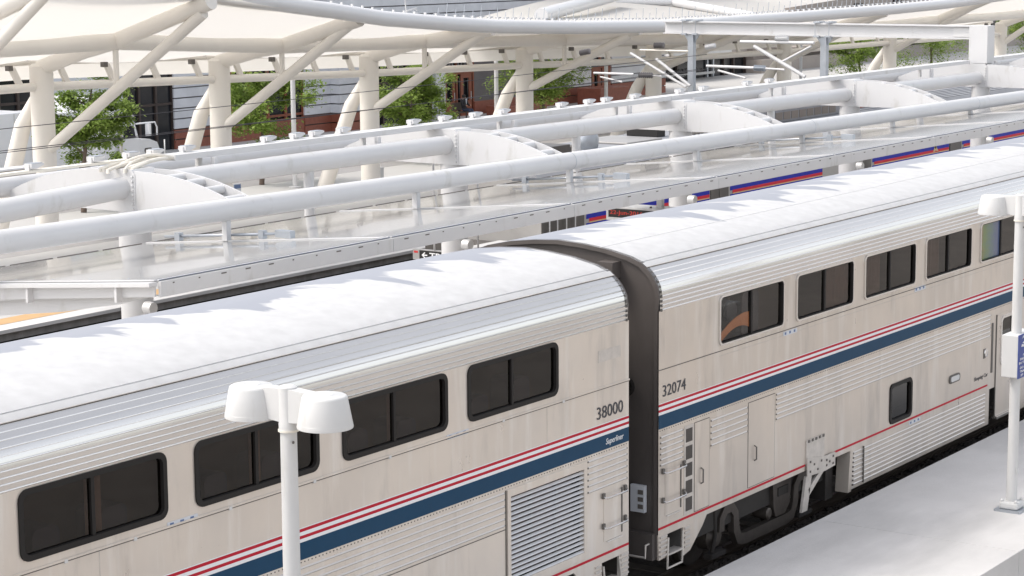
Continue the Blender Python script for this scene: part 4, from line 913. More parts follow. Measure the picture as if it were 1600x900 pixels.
MB().tube([(42.9, 14.2, 1.95), (44.2, 14.2, 1.85)], 0.03, 8).build('step_rail', 'bolt_grey', LO)
MB().box(42.0, 43.0, 14.7, 17.1, 0.9, 1.75).build('nose_deck', 'loco_dark', LO); MB().box(41.4, 42.6, 14.5, 15.3, 1.76, 1.85).build('snow_guard', 'bolt_grey', LO)
MB().lathe((44.15, 14.33, 2.42), [(0.07, -0.03), (0.09, 0.0)], 12, 'y').build('marker_lamp', 'loco_gold', LO)
rl = random.Random(9)
MB().lathe((46.8, 15.5, 3.72), [(0.30, 0), (0.33, 0.1), (0.33, 0.32), (0.27, 0.42)], 20).build('exhaust_dome', 'galv', LO)
for a, b, c, d, h, m_ in ((44.4, 45.3, 15.0, 16.0, 0.26, 'loco_dark'), (45.5, 46.1, 15.2, 15.9, 0.16, 'seam_dark'), (48.2, 50.0, 15.1, 16.7, 0.06, 'loco_grey'), (50.6, 51.0, 15.6, 16.6, 0.34, 'sign_black'), (53.2, 60.5, 15.0, 16.8, 0.40, 'loco_roof'), (44.2, 44.5, 16.1, 16.5, 0.3, 'sign_red')):
    MB().box(a, b, c, d, 3.72, 3.72+h, bev=0.02).build('roof_equipment', m_, LO)
for k in range(8):
    for j in range(2): MB().box(51.3+k*0.23+0.11*j, 51.42+k*0.23+0.11*j, 15.15+0.3*j, 15.42+0.3*j, 3.722, 3.76).build('roof_vent', 'seam_dark', LO)
for k in range(14): MB().box(53.3+k*0.5, 53.72+k*0.5, 14.985, 14.999, 3.80, 4.02).build('side_grille', 'beige_dark', LO)
LC = loco(61.5, 86.0, 'striped grey passenger coach coupled beyond the locomotive under the canopy', [(61.55, 67.5), (68.6, 85.8)], 1)
for k in range(2): MB().prism([(66.2+k*0.25, 2.12), (66.35+k*0.25, 2.12), (66.55+k*0.25-0.5*k, 2.40), (66.40+k*0.25-0.5*k, 2.40)], 'y', 14.342, 14.348).build('gold_chevron', 'loco_gold', LC)
MB().box(67.55, 68.5, 14.33, 14.359, 0.6, 3.2).build('door', 'loco_dark', LC)
for yy in (14.98, 15.3, 15.62, 15.94, 16.26, 16.58): MB().box(61.6, 85.9, yy, yy+0.06, 3.72, 3.745).build('roof_rib', 'loco_roof', LC)
for xx in (63.0, 63.9): MB().box(xx, xx+0.18, 15.4, 15.7, 3.72, 4.0).build('roof_valve', 'wood_red', LC)

# ================================================================== TRAIN HALL CANOPY
HY = 33.0
hall = thing('train_hall_canopy', (60, HY, 0.38), 'big white tubular train hall canopy with cream fabric roof', 'canopy')
def hx(px): return at(px, 200, HY).x
cols = [('Z', -255, (-140, 85), (75, -22), (-248, 330), (85, -25), 128), ('A', 68, (180, 65), (330, 2), (72, 240), (318, 20), 106), ('B', 345, (440, 72), (562, 30), (350, 203), (545, 40), 97), ('C', 578, (663, 65), (770, 45), (582, 176), (755, 52), 90),
        ('D', 820, (882, 62), (1000, 45), (824, 142), (985, 54), 80), ('E', 1021, (1095, 60), (1190, 36), (1030, 112), (1170, 48), 74), ('F', 1224, (1300, 45), (1385, 18), (1232, 96), (1370, 25), 62), ('G', 1388, (1465, 32), (1545, -2), (1396, 82), (1530, 5), 50), ('H', 1560, (1620, 20), (1700, -25), (1566, 70), (1690, -15), 38)]
ribs = []
for nm, px, node, tip, b0, b1, ytop in cols:
    X = hx(px); ct_ = atX(px, ytop, X); ct_.y = HY; n_ = atX(*node, X); t_ = atX(*tip, X); q0 = atX(*b0, X); q0.y = HY; q1 = atX(*b1, X)
    c = MB().lathe((X, HY, 0.38), [(0.345, 0), (0.345, ct_.z-0.38+0.05), (0.26, ct_.z-0.38+0.12)], 24).build('column', 'hall_steel', hall)
    MB().tube([ct_, n_.lerp(ct_, 0.4)+Vector((0, 0, 0.05)), n_, t_], 0.23, 18).build('rib', 'hall_steel', hall)
    MB().tube([q0, q1], 0.165, 16).build('brace', 'hall_steel', hall)
    MB().tube([n_, Vector((X, n_.y, q0.z+(q1.z-q0.z)*((n_.y-q0.y)/(q1.y-q0.y))))], 0.085, 10).build('hanger', 'hall_steel', hall)
    MB().tube([(X, HY+0.15, ct_.z-0.7), (X-0.1, HY+0.75, ct_.z-1.7), (X-0.25, HY+1.9, 0.38)], [0.14, 0.25, 0.28], 16).build('prop', 'hall_steel', hall)
    ribs.append((X, ct_, n_, t_))
for (X0, c0, n0, t0), (X1, c1, n1, t1) in zip(ribs, ribs[1:]):
    MB().tube([n0, n1], 0.24, 18).build('purlin', 'hall_steel', hall)
    MB().tube([c0-Vector((0, 0, 0.55)), c1-Vector((0, 0, 0.55))], 0.13, 12).build('tie_beam', 'hall_steel', hall)
    MB().tube([c1-Vector((0, 0, 0.35)), n1.lerp(n0, 0.55)-Vector((0, 0, 0.2))], 0.09, 10).build('cross_brace', 'hall_steel', hall) if False else None
    g0, g1 = c0+Vector((0, 0.55, 0.12)), c1+Vector((0, 0.55, 0.12))
    MB().tube([g0, g1], 0.07, 8).build('gutter_pipe', 'hall_steel', hall)
    v0, v1 = c0+Vector((0, 0.62, 0.05)), c1+Vector((0, 0.62, 0.05))
    MB().grid([[v0, v1], [v0+Vector((0, 0.1, -0.42)), v1+Vector((0, 0.1, -0.42))]]).build('valance', 'fabric', hall)
    for k in range(4):
        p = (c0-Vector((0, 0, 0.48))).lerp(c1-Vector((0, 0, 0.48)), 0.12+0.25*k)
        MB().prism([(p.x, p.z), (p.x+0.22, p.z), (p.x-0.10, p.z+0.55), (p.x-0.28, p.z+0.50)], 'y', p.y-0.05, p.y+0.05).build('light_bracket', 'hall_steel', hall)
        MB().box(p.x-0.36, p.x-0.20, p.y-0.08, p.y+0.08, p.z+0.45, p.z+0.60).build('spotlight', 'seam_dark', hall)
    # roof fabric bay, slightly slack between the ribs
    up = Vector((0, 0, 0.30)); rows = []
    P0 = [c0+Vector((0, 0.55, 0.05))+up*0.5, c0+up, n0+up, t0+up*0.7]; P1 = [c1+Vector((0, 0.55, 0.05))+up*0.5, c1+up, n1+up, t1+up*0.7]
    for a, b in zip(P0, P1):
        rows.append([a.lerp(b, k/8)-Vector((0, 0, 0.16*math.sin(math.pi*k/8))) for k in range(9)])
    MB().grid(rows).build('fabric_bay', 'fabric', hall)
# edge tube sweeping along the rib tips
ep = [(-420, -160), (-200, -118), (0, -78), (150, -46), (280, -19), (340, -9), (400, 0), (460, 9), (520, 17), (600, 29), (650, 33), (700, 37), (780, 41.5), (900, 43), (1030, 41), (1120, 35.5), (1240, 27), (1300, 22), (1400, 14), (1480, 6), (1560, -5), (1680, -22)]
EPT = [at(px, py, 26.9) for px, py in ep]
et = MB().tube(EPT, 0.235, 24).build('edge_tube', 'edge_steel', hall)
for k in range(8, len(EPT)-2):
    a, b = EPT[k], EPT[k+1]; n = int((b-a).length/0.45)
    for j in range(n):
        p = a.lerp(b, j/n)+Vector((0, 0.05, 0.23)); MB().box(p.x-0.03, p.x+0.03, p.y-0.03, p.y+0.03, p.z-0.02, p.z+0.07).build('fabric_clip', 'edge_steel', et)
        if k > 10: MB().tube([p+Vector((0.2, 0.5, 0.05)), p+Vector((0.25, 0.5, 0.42 if j % 2 else 0.25))], 0.012, 5).build('bird_spike', 'galv', et)
        if k > 9: MB().box(p.x+0.05, p.x+0.34, p.y+0.1, p.y+0.14, p.z+0.03, p.z+0.07).build('fabric_clamp', 'galv', et)
# top side of the roof rising behind the dip
rows = []
for Yr, yy, l_, r_ in ((28.0, 42, 690, 1250), (32.0, 38, 700, 1250), (36.0, 32, 722, 1245), (40.0, 24, 760, 1235), (43.5, 13, 800, 1225), (46.5, 1, 850, 1300), (49.0, -16, 900, 1400)):
    rows.append([at(l_+(r_-l_)*k/8, yy, Yr) for k in range(9)])
for i in range(len(rows)-1):
    MB().grid([rows[i], rows[i+1]]).build('fabric_top', 'fabric', hall)
for (pa, pb, Ya, Yb, r_) in (((845, 24), (965, -8), 36, 44, 0.30), ((1055, 4), (1180, 26), 44, 38, 0.22), ((960, 2), (1060, 3), 46, 44, 0.2)):
    MB().tube([at(*pa, Ya), at(*pb, Yb)], r_, 14).build('ridge_tube', 'edge_steel', hall)
MB().tube([at(635, 22, 27.2), at(632, -12, 27.2)], 0.02, 6).build('antenna', 'white_steel', hall); MB().tube([at(636, 17, 27.2), at(650, 13, 27.2), at(652, 20, 27.2)], 0.025, 6).build('antenna_arm', 'white_steel', hall)

# ================================================================== STATION BUILDINGS
BY = 50.0
sb = thing('stone_building', (88, BY, 0.38), 'grey stone station building with red granite base and dark shopfronts', 'building')
def bx_(px): return at(px, 150, BY).x
def bz_(px, py): return at(px, py, BY).z
bays = [(-60, 60), (193, 272), (335, 476), (562, 676), (690, 742), (742, 862), (924, 956)]
bays = [(bx_(a), bx_(b)) for a, b in bays]
solid = []; prev = bx_(-200)
for a, b in bays: solid.append((prev, a)); prev = b
solid.append((prev, bx_(1040)))
XW0, XW1 = bx_(-200), bx_(1040)
MB().box(XW0, XW1, BY+0.35, BY+6, 0.38, 13).build('core_wall', 'dark_wall', sb)
CH = 0.44
for k in range(28):
    z0 = 0.38+k*CH
    m_ = 'stone' if k > 1 else 'granite_red'
    runs = [(a, b) for a, b in solid if b-a > 0.15] if z0 < 5.0 else [(XW0, XW1)]
    for a, b in runs:
        MB().box(a, b, BY, BY+0.34, z0, z0+CH-0.055, bev=0.0).build('stone_course', m_, sb)
        MB().box(a+0.01, b-0.01, BY+0.10, BY+0.339, z0+CH-0.0549, z0+CH-0.0001).build('joint', 'stone_dark', sb)
# projecting corner pier
a, b = bx_(517), bx_(560)
for k in range(11):
    z0 = 0.38+k*CH; MB().box(a, b, BY-0.55, BY-0.001, z0, z0+CH-0.055).build('pier_course', 'stone' if k > 1 else 'granite_red', sb)
MB().box(bx_(675)-0.0, bx_(690), BY-0.25, BY-0.002, 0.38, 5.2).build('pilaster', 'stone', sb)
def shopfront(a, b, ncol, zrows, fm, doors=0):
    w_ = MB().box(a, b, BY+0.18, BY+0.22, 0.38, 5.0).build('window', 'window_dark', sb)
    for k in range(ncol+1):
        x = a+(b-a)*k/ncol; MB().box(x-0.06, x+0.06, BY+0.08, BY+0.179, 0.38, 5.0).build('mullion', fm, w_)
    for z in zrows: MB().box(a, b, BY+0.09, BY+0.178, z-0.05, z+0.05).build('transom', fm, w_)
    return w_
shopfront(*bays[0], 4, (1.6, 2.9, 4.0), 'window_frame'); shopfront(*bays[1], 3, (2.35, 3.3), 'window_frame')
w2 = shopfront(*bays[2], 5, (1.35, 2.6), 'wood_red'); MB().box(bays[2][0], bays[2][1], BY+0.05, BY+0.077, 0.38, 1.2).build('stall_riser', 'granite_red', w2)
shopfront(*bays[3], 3, (2.4, 3.4), 'window_frame')
w4 = shopfront(*bays[4], 2, (2.55,), 'wood_red')
for k in range(2):
    a = bays[4][0]+0.25+k*((bays[4][1]-bays[4][0])/2); wd = (bays[4][1]-bays[4][0])/2-0.5
    d_ = MB().ring([(a, 0.38), (a+wd, 0.38), (a+wd, 2.5), (a, 2.5)], [(a+0.22, 1.15), (a+wd-0.22, 1.15), (a+wd-0.22, 2.3), (a+0.22, 2.3)], 'y', BY+0.02, BY+0.07).build('door', 'wood_red', w4)
    MB().tube([(a+wd-0.1, BY-0.02, 1.2), (a+wd-0.1, BY-0.02, 1.6)], 0.02, 6).build('handle', 'bolt_grey', d_)
MB().box(bays[5][0], bays[5][1], BY+0.10, BY+0.30, 0.38, 5.0).build('grey_panel', 'stone_dark', sb); MB().box(bays[5][0], bays[5][1], BY+0.02, BY+0.09, 0.38, 1.05).build('stall_riser', 'granite_red', sb)
w6 = shopfront(*bays[6], 2, (2.2,), 'wood_red')
for k in range(2):
    a = bays[6][0]+0.1+k*((bays[6][1]-bays[6][0])/2); wd = (bays[6][1]-bays[6][0])/2-0.2
    MB().ring([(a, 0.38), (a+wd, 0.38), (a+wd, 2.15), (a, 2.15)], [(a+0.25, 0.9), (a+wd-0.25, 0.9), (a+wd-0.25, 2.0), (a+0.25, 2.0)], 'y', BY+0.02, BY+0.07).build('door', 'wood_red', w6)
sgn = thing('shop_lettering', (bx_(680), BY, 3.0), 'dark raised TAVERN lettering above the red double doors', 'sign')
ftext('lettering', 'TAVERN', 'stone_dark', sgn, bx_(672), bx_(738), bz_(705, 112), bz_(705, 96), BY+0.06, depth=0.05)
for px, py, lab in ((527, 190, 'small black CRAFT sign on the granite base by the corner pier'), (915, 144, 'small black CRAFT sign on the granite base by the far red doors')):
    x = bx_(px); z = at(px, py, BY-0.6).z; hw = 0.30; yy = BY-0.6 if px < 600 else BY-0.05
    s_ = thing('shop_sign', (x, yy, z), lab, 'sign'); MB().box(x-hw, x+hw, yy, yy+0.05, z-0.28, z+0.16).build('panel', 'sign_black', s_); ftext('lettering', 'CRAFT', 'text_white', s_, x-0.22, x+0.22, z-0.06, z+0.06, yy-0.001)
# long red planter walls in front of the doors
for px0, px1, py, lab in ((885, 930, 138, 'red granite planter box beside the far red doors'), (742, 800, 165, 'dark red granite planter wall by the tavern')):
    x0, x1 = bx_(px0), bx_(px1); MB_ = MB().box(x0, x1, BY-2.2, BY-0.7, 0.38, bz_((px0+px1)/2, py)+0.12, bev=0.03).build('planter', 'granite_red'); tag(MB_, lab, 'planter', 'granite planters')
# glass pavilion
PY = 55.0
pv = thing('glass_pavilion', (112, PY, 0.38), 'low glass pavilion with white roof band and UNION STATION PAVILION lettering', 'building')
px_ = lambda p: at(p, 100, PY).x; pz_ = lambda p, q: at(p, q, PY).z
MB().box(px_(1030), px_(1185), PY+0.3, PY+8, 0.38, pz_(1100, 92)).build('glass_wall', 'window_dark', pv)
MB().box(px_(1026), px_(1118), PY-1.2, PY+8, pz_(1080, 92), pz_(1080, 72)).build('roof_band', 'white_steel', pv)
MB().box(px_(1118), px_(1215), PY+0.1, PY+9, pz_(1160, 88), pz_(1160, 62)).build('roof_band', 'beige_wall', pv)
for p in (1040, 1062, 1085, 1109, 1118, 1135, 1150, 1168, 1183): MB().box(px_(p)-0.09, px_(p)+0.09, PY+0.15, PY+0.299, 0.38, pz_(1100, 92)).build('mullion', 'galv' if p in (1109, 1118) else 'window_frame', pv)
MB().box(px_(1030), px_(1118), PY+0.05, PY+0.14, pz_(1075, 119), pz_(1075, 115)).build('rail', 'white_steel', pv)
ftext('lettering', 'UNION STATION', 'sign_black', pv, px_(1037), px_(1101), pz_(1070, 113.5), pz_(1070, 108.5), PY+0.0, depth=0.04)
ftext('lettering', 'PAVILION', 'sign_black', pv, px_(1037), px_(1078), pz_(1057, 123), pz_(1057, 118.5), PY+0.0, depth=0.04)
tag(MB().box(px_(1026), px_(1165), PY-3.2, PY-1.3, 0.36, pz_(1095, 127), bev=0.05).build('lawn_bed', 'lawn'), 'raised lawn bed in front of the glass pavilion', 'lawn')
# pale concrete buildings at the right
rb = thing('concrete_building', (150, 55, 0.38), 'pale concrete building with small windows behind the right-hand trees', 'building')
q_ = lambda p: at(p, 80, 54).x; qz = lambda p, q: at(p, q, 54).z
MB().box(q_(1190), q_(1640), 54, 60, 0.38, qz(1250, 88)).build('terrace_wall', 'beige_wall', rb); MB().box(q_(1190), q_(1300), 54.6, 60, qz(1250, 88), qz(1250, 72)).build('recess', 'beige_dark', rb); MB().box(q_(1225), q_(1480), 53.7, 61, qz(1260, 77), qz(1260, 71)).build('parapet', 'beige_wall', rb)
MB().box(q_(1300), q_(1720), 57, 68, 0.38, 16).build('wall', 'beige_wall', rb); MB().box(q_(1000), q_(1310), 66, 78, 0.38, 14).build('wall', 'beige_dark', rb)
for p, y0, y1 in ((1305, 58, 76), (1485, 45, 68), (1497, 30, 40), (1553, 30, 44), (1575, 20, 34), (1340, 5, 14), (1400, -6, 6)):
    w_ = MB().box(at(p-5, 80, 56.9).x, at(p+7, 80, 56.9).x, 56.88, 56.99, at(p, y1, 57).z, at(p, y0, 57).z).build('window', 'window_dark', rb); MB().box(at(p+2, 80, 56.9).x, at(p+3, 80, 56.9).x, 56.84, 56.879, at(p, y1, 57).z, at(p, y0, 57).z).build('mullion', 'galv', w_)
for i, (p0_, p1_, py, Yk) in enumerate(((1400, 1460, 122, 48), (1440, 1520, 112, 52), (1545, 1600, 105, 50))):
    tag(MB().box(at(p0_, 110, Yk).x, at(p1_, 110, Yk).x, Yk, Yk+1.6, 0.36, at(p0_, py-6, Yk).z+0.3, bev=0.04).build('planter', 'beige_wall'), ('long pale concrete planter below the right-hand trees, %s of three' % ('left', 'middle', 'right')[i]), 'planter', 'pale concrete planters')
# slim white poles on the plaza
for i, (px, pb, pt, Yp) in enumerate(((459, 294, 92, 35.8), (776, 260, 88, 36.5), (947, 260, 50, 40), (1250, 160, 55, 44), (1527, 160, 50, 46))):
    x = at(px, 200, Yp).x
    t = thing('light_pole', (x, Yp, 0.38), ('slim white plaza pole left of the corner pier', 'slim white plaza pole beside the dark tavern wall', 'slim white plaza pole by the far red doors', 'slim white plaza pole before the concrete terrace', 'slim white plaza pole behind the gantry corner post')[i], 'pole', 'plaza poles')
    MB().lathe((x, Yp, 0.38), [(0.22, 0), (0.22, 0.05), (0.09, 0.07), (0.085, at(px, pt, Yp).z-0.38)], 14).build('pole', 'white_steel', t); MB().box(x-0.12, x+0.12, Yp-0.12, Yp+0.12, at(px, pt, Yp).z, at(px, pt, Yp).z+0.12).build('cap', 'white_steel', t)
# small notice board by the hall column
x = at(371, 295, 33.6).x; z1 = at(371, 287, 33.6).z
t = thing('information_stand', (x, 33.6, 0.38), 'white information stand with blue heading beside a hall column', 'sign'); MB().box(x-0.18, x+0.18, 33.6, 33.66, 0.38, z1).build('panel', 'decal', t); MB().box(x-0.16, x+0.16, 33.59, 33.599, z1-0.16, z1-0.03).build('heading', 'decal_mark', t)
for k in range(4): MB().box(x-0.15, x+0.15, 33.594, 33.599, z1-0.28-k*0.12, z1-0.26-k*0.12).build('text_line', 'bolt_grey', t)
# electrical box by the next hall column
x = at(592, 270, 33.2).x; z1 = at(592, 262, 33.2).z
t = thing('meter_box', (x, 33.2, 0.38), 'pale meter box with curved conduits beside a hall column', 'box'); MB().box(x-0.3, x+0.3, 33.2, 33.5, 0.38, z1, bev=0.02).build('cabinet', 'bolt_grey', t); MB().box(x-0.12, x+0.02, 33.19, 33.199, z1-0.45, z1-0.25).build('vent', 'seam_dark', t); MB().tube([(x-0.1, 33.3, z1), (x-0.2, 33.2, z1+0.3), (x-0.7, 33.1, z1+0.5)], 0.04, 8).build('conduit', 'pole_brown', t)

# ================================================================== TREES
def tree(px, py, rx, rz, Y, label, trunk_px=None, n=5200, seed=0, leaf=0.125):
    r = random.Random(seed); c = at(px, py, Y); sc = (c-CAM).dot(CF)/FPX
    RX, RZ = rx*sc, rz*sc*1.15; tx = at(trunk_px, 280, Y).x if trunk_px else c.x
    t = thing('tree', (tx, Y, 0.38), label, 'tree', 'young plaza trees')
    top = c.z+RZ*0.6; m = MB(); base = Vector((tx, Y, 0.38)); fork = Vector((tx+0.1, Y, max(1.6, c.z-RZ*0.7)))
    m.tube([base, (base+fork)/2+Vector((0.04, 0.02, 0)), fork, Vector((c.x, Y, top))], [0.10, 0.085, 0.07, 0.02], 9)
    limbs = []
    for k in range(11):
        a = 2*math.pi*k/11+r.uniform(-.3, .3); f = r.uniform(0.1, 0.75); s0 = fork.lerp(Vector((c.x, Y, top)), f); L = RX*r.uniform(.6, .98)*(1.05-0.5*f)
        e = s0+Vector((math.cos(a)*L, math.sin(a)*L, L*r.uniform(.15, .6))); mid = s0.lerp(e, 0.5)+Vector((0, 0, 0.12))
        m.tube([s0, mid, e], [0.04, 0.028, 0.01], 6); limbs.append((s0, mid, e))
    m.build('trunk', 'bark', t)
    m = MB(); clumps = []; ks = max(1.0, RX/1.25)
    for s0, mid, e in limbs:
        for q in (0.35, 0.6, 0.85, 1.05): clumps.append((s0.lerp(e, q)+Vector((r.gauss(0, .12), r.gauss(0, .12), r.gauss(0.08, .12))), r.uniform(.15, .30)*ks))
    while len(clumps) < 66:
        v = Vector((r.gauss(0, .5), r.gauss(0, .5), r.gauss(0, .5)))
        if v.length < 1.0 and v.length > 0.25: clumps.append((c+Vector((v.x*RX, v.y*RX, v.z*RZ)), r.uniform(.14, .30)*ks))
    for i in range(int(n*1.9)):
        cc, cr = r.choice(clumps); v = Vector((r.gauss(0, .55), r.gauss(0, .55), r.gauss(-0.05, .38)))*cr
        p = cc+v; yaw = r.uniform(0, 6.28); d = Vector((math.cos(yaw), math.sin(yaw), r.uniform(-.75, .25))).normalized(); s_ = Vector((-d.y, d.x, r.uniform(-.4, .4))).normalized()
        l_ = leaf*r.uniform(.7, 1.5); w_ = l_*0.30; dr = Vector((0, 0, -0.15*l_))
        m.b.faces.new([m.b.verts.new(q) for q in (p, p+d*l_*0.5+s_*w_, p+d*l_+dr, p+d*l_*0.5-s_*w_)])
    m.build('crown', 'leaf', t, fix=False, sharp=False)
tree(146, 186, 84, 82, 37, 'young green tree at the left in front of the white truck', 129, 7000, 1)
tree(418, 158, 80, 72, 37.5, 'young green tree left of the corner stone pier', 409, 6400, 2)
tree(645, 150, 72, 66, 38, 'young green tree in front of the tavern windows', 640, 6000, 3)
tree(840, 130, 78, 56, 41, 'young green tree before the grey stone wall right of the tavern', 848, 5200, 4)
tree(1335, 88, 62, 62, 40, 'loose young tree beside the right grey mast', 1340, 4600, 5)
tree(1452, 88, 112, 74, 42, 'dense young tree under the white portal beam', 1450, 7200, 6)
tree(1592, 62, 56, 66, 44, 'young tree at the right edge behind the gantry corner', 1598, 3600, 7)
tree(1520, 55, 24, 40, 60, 'small tree behind the gantry corner post', 1522, 2200, 8)

# ================================================================== TRUCK
TY = 41.2
tk = thing('semi_truck', (at(200, 230, TY).x, TY+1.2, 0.25), 'white long-nosed semi truck parked before the dark shopfront', 'truck')
def T(px, py): p = at(px, py, TY); return (p.x, p.z)
x_ = lambda px: T(px, 210)[0]
zr, zh = T(203, 188)[1], T(235, 217)[1]; zb = 0.75
y0, y1 = TY, TY+2.4
MB().prism([(x_(150), zb), (x_(187), zb), (x_(187), T(187, 176)[1]), (x_(180), T(180, 155)[1]), (x_(152), T(152, 152)[1])], 'y', y0, y1).build('sleeper', 'truck_white', tk)
MB().prism([(x_(187)+.01, zb), (x_(218), zb), (x_(218), zh+0.06), (x_(212), zr-0.08), (x_(208), zr), (x_(188), zr+.02)], 'y', y0+0.05, y1-0.05).build('cab', 'truck_white', tk)
MB().prism([(x_(194), zh+0.1), (x_(213), zh+0.1), (x_(210), zr-0.2), (x_(195), zr-0.22)], 'y', y0+0.03, y0+0.049).build('side_window', 'window_dark', tk)
MB().prism([(x_(218)+.012, zh+0.07), (x_(212)+.012, zr-0.1), (x_(212)+.03, zr-0.1), (x_(218)+.03, zh+0.07)], 'y', y0+0.15, y1-0.15).build('windscreen', 'window_dark', tk)
MB().prism([(x_(218)+.01, zb+0.3), (x_(218)+.01, zh), (x_(240), zh-0.02), (x_(252), zh-0.16), (x_(256), zh-0.45), (x_(256), zb), (x_(248), zb), (x_(246), zb+0.3)], 'y', y0+0.22, y1-0.22).build('bonnet', 'truck_white', tk)
MB().prism(rrect(x_(232), x_(243), zh-0.52, zh-0.34, 0.06), 'y', y0+0.20, y0+0.219).build('headlamp', 'seam_dark', tk)
MB().prism([(x_(186), T(186, 184)[1]), (x_(214), T(214, 180)[1]), (x_(214), T(214, 182.5)[1]), (x_(188), T(188, 187)[1])], 'y', y0+0.1, y1-0.1).build('roof_visor', 'bolt_grey', tk)
MB().tube([(x_(184), y0-0.12, 1.0), (x_(184), y0-0.12, T(184, 178)[1])], 0.085, 14).build('exhaust_stack', 'chrome', tk)
MB().tube([(x_(212), y0, zr-0.15), (x_(221), y0-0.25, zr-0.12), (x_(233), y0-0.3, zr-0.12), (x_(236), y0-0.3, zr-0.3), (x_(236), y0-0.3, zh+0.15)], 0.03, 8).build('mirror_arm', 'truck_white', tk)
MB().box(x_(221), x_(224), y0-0.4, y0-0.2, zh+0.15, zr-0.15).build('mirror', 'truck_white', tk)
MB().box(x_(209), x_(214), y0+0.02, y0+0.049, zb+0.25, zb+0.75).build('step_hole', 'seam_dark', tk)
MB().tube([(x_(263), y0+0.2, zb), (x_(263), y0+0.2, zh-0.1)], 0.025, 8).build('marker_rod', 'bolt_grey', tk)
for xx in (x_(246)-0.35, x_(165), x_(140)):
    w_ = MB().lathe((xx, y0+0.28, 0.77), [(0.2, -0.1), (0.3, -0.16), (0.50, -0.16), (0.52, 0.1), (0.2, 0.14)], 22, 'y').build('wheel', 'rubber', tk); MB().lathe((xx, y0+0.2, 0.77), [(0.05, -0.12), (0.28, -0.06), (0.3, 0.0)], 16, 'y').build('rim', 'chrome', w_)
MB().box(x_(120), x_(240), y0+0.5, y1-0.5, 0.6, 0.9).build('chassis', 'under_dark', tk)
tr = thing('box_trailer', (x_(20), TY+1.2, 0.25), 'plain white box trailer behind the left hall column', 'trailer')
MB().box(x_(-260), x_(44), y0-0.1, y1+0.1, 1.2, T(22, 176)[1], bev=0.03).build('body', 'truck_white', tr)
MB().box(x_(44)+.01, x_(128), y0+0.2, y1, 1.0, T(90, 178)[1]).build('front_body', 'truck_white', tr)
for k in range(6): MB().box(x_(-180+40*k)-0.02, x_(-180+40*k)+0.02, y0-0.115, y0-0.099, 1.25, T(22, 178)[1]).build('panel_seam', 'bolt_grey', tr)
for xx in (x_(-200), x_(-150), x_(20)): MB().lathe((xx, y0+0.1, 0.75), [(0.2, -0.1), (0.5, -0.12), (0.5, 0.12), (0.2, 0.12)], 20, 'y').build('wheel', 'rubber', tr)

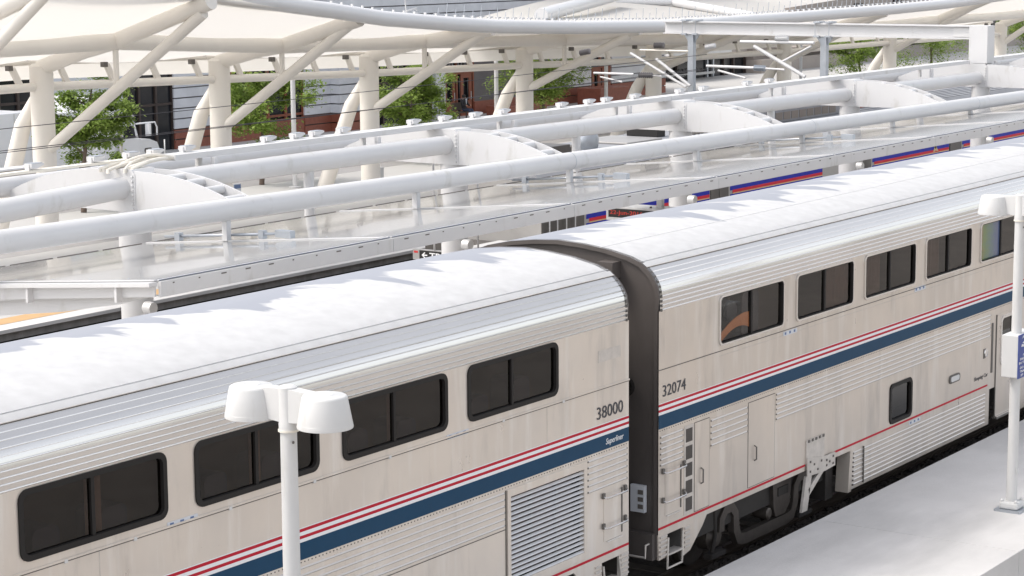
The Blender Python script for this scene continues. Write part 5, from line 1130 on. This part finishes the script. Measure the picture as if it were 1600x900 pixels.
# ================================================================== PERSON seated outside the tavern
PYY = 48.6
ph = at(724, 152, PYY); gx, gz = ph.x, 0.38; hz = ph.z-0.02
def skin_body():
    me = bpy.data.meshes.new('person')
    pel = (gx, PYY, gz+0.52)
    V = [pel, (gx, PYY-0.02, gz+0.75), (gx, PYY-0.03, gz+0.98), (gx, PYY-0.03, gz+1.07), (gx, PYY-0.05, hz-0.02), (gx, PYY-0.05, hz+0.10),
         (gx-0.20, PYY-0.02, gz+0.96), (gx-0.25, PYY-0.12, gz+0.72), (gx-0.14, PYY-0.36, gz+0.72), (gx+0.20, PYY-0.02, gz+0.96), (gx+0.25, PYY-0.12, gz+0.72), (gx+0.14, PYY-0.36, gz+0.72),
         (gx-0.11, PYY-0.10, gz+0.50), (gx-0.12, PYY-0.48, gz+0.50), (gx-0.12, PYY-0.50, gz+0.08), (gx-0.12, PYY-0.64, gz+0.05), (gx+0.11, PYY-0.10, gz+0.50), (gx+0.12, PYY-0.48, gz+0.50), (gx+0.12, PYY-0.50, gz+0.08), (gx+0.12, PYY-0.64, gz+0.05)]
    E = [(0, 1), (1, 2), (2, 3), (3, 4), (4, 5), (2, 6), (6, 7), (7, 8), (2, 9), (9, 10), (10, 11), (0, 12), (12, 13), (13, 14), (14, 15), (0, 16), (16, 17), (17, 18), (18, 19)]
    Rr = [.15, .14, .15, .055, .085, .08, .07, .05, .04, .07, .05, .04, .095, .07, .05, .04, .095, .07, .05, .04]
    t = thing('person', (gx, PYY, gz), 'person in dark jacket and pale shirt seated outside the tavern doors', 'person')
    V = [(a-gx, b-PYY, c-gz) for a, b, c in V]
    me.from_pydata(V, E, []); o = bpy.data.objects.new('body', me); COL.objects.link(o); o.parent = t
    md = o.modifiers.new('skin', 'SKIN'); sd = me.skin_vertices[0].data if me.skin_vertices else None
    if sd is None:
        bm = bmesh.new(); bm.from_mesh(me); bm.verts.layers.skin.verify(); bm.to_mesh(me); bm.free(); sd = me.skin_vertices[0].data
    for i, r_ in enumerate(Rr): sd[i].radius = (r_, r_)
    sd[0].use_root = True; o.modifiers.new('sub', 'SUBSURF').levels = 1
    for mm in ('jacket', 'skin', 'jeans'): me.materials.append(MATS[mm])
    dg = bpy.context.evaluated_depsgraph_get(); me2 = bpy.data.meshes.new_from_object(o.evaluated_get(dg)); o.modifiers.clear(); o.data = me2
    me2.materials.clear(); [me2.materials.append(MATS[mm]) for mm in ('jacket', 'skin', 'jeans')]
    for p in me2.polygons:
        z = p.center.z; p.material_index = 1 if (z > 1.04 or (p.center.y < -0.30 and z > 0.62)) else 2 if z < 0.56 else 0; p.use_smooth = True
    h0 = hz-gz
    MB().lathe((gx, PYY-0.035, hz+0.03), [(0.095, -0.02), (0.098, 0.04), (0.085, 0.10), (0.04, 0.14)], 14).build('hair', 'hair', t)
    MB().prism([(gx-0.05, gz+1.05), (gx+0.05, gz+1.05), (gx, gz+0.78)], 'y', PYY-0.195, PYY-0.165).build('shirt', 'shirt', t)
    for s in (-1, 1): MB().lathe((gx+s*0.03, PYY-0.135, hz+0.03), [(0.004, 0), (0.010, 0.006), (0.004, 0.012)], 8).build('eye', 'hair', t)
    MB().prism([(gx-0.012, hz-0.015), (gx+0.012, hz-0.015), (gx, hz+0.03)], 'y', PYY-0.155, PYY-0.125).build('nose', 'skin', t)
skin_body()
bn = thing('cafe_bench', (gx, PYY, 0.38), 'dark bench under the person outside the tavern', 'bench')
MB().box(gx-0.6, gx+0.6, PYY-0.18, PYY+0.25, 0.38+0.36, 0.38+0.41).build('seat', 'pole_brown', bn); MB().box(gx-0.6, gx+0.6, PYY+0.26, PYY+0.30, 0.38+0.45, 0.38+0.85).build('backrest', 'pole_brown', bn)
for a in (-0.55, 0.55):
    for b in (-0.14, 0.22): MB().box(gx+a-0.025, gx+a+0.025, PYY+b-0.025, PYY+b+0.025, 0.38, 0.74).build('leg', 'pole_brown', bn)
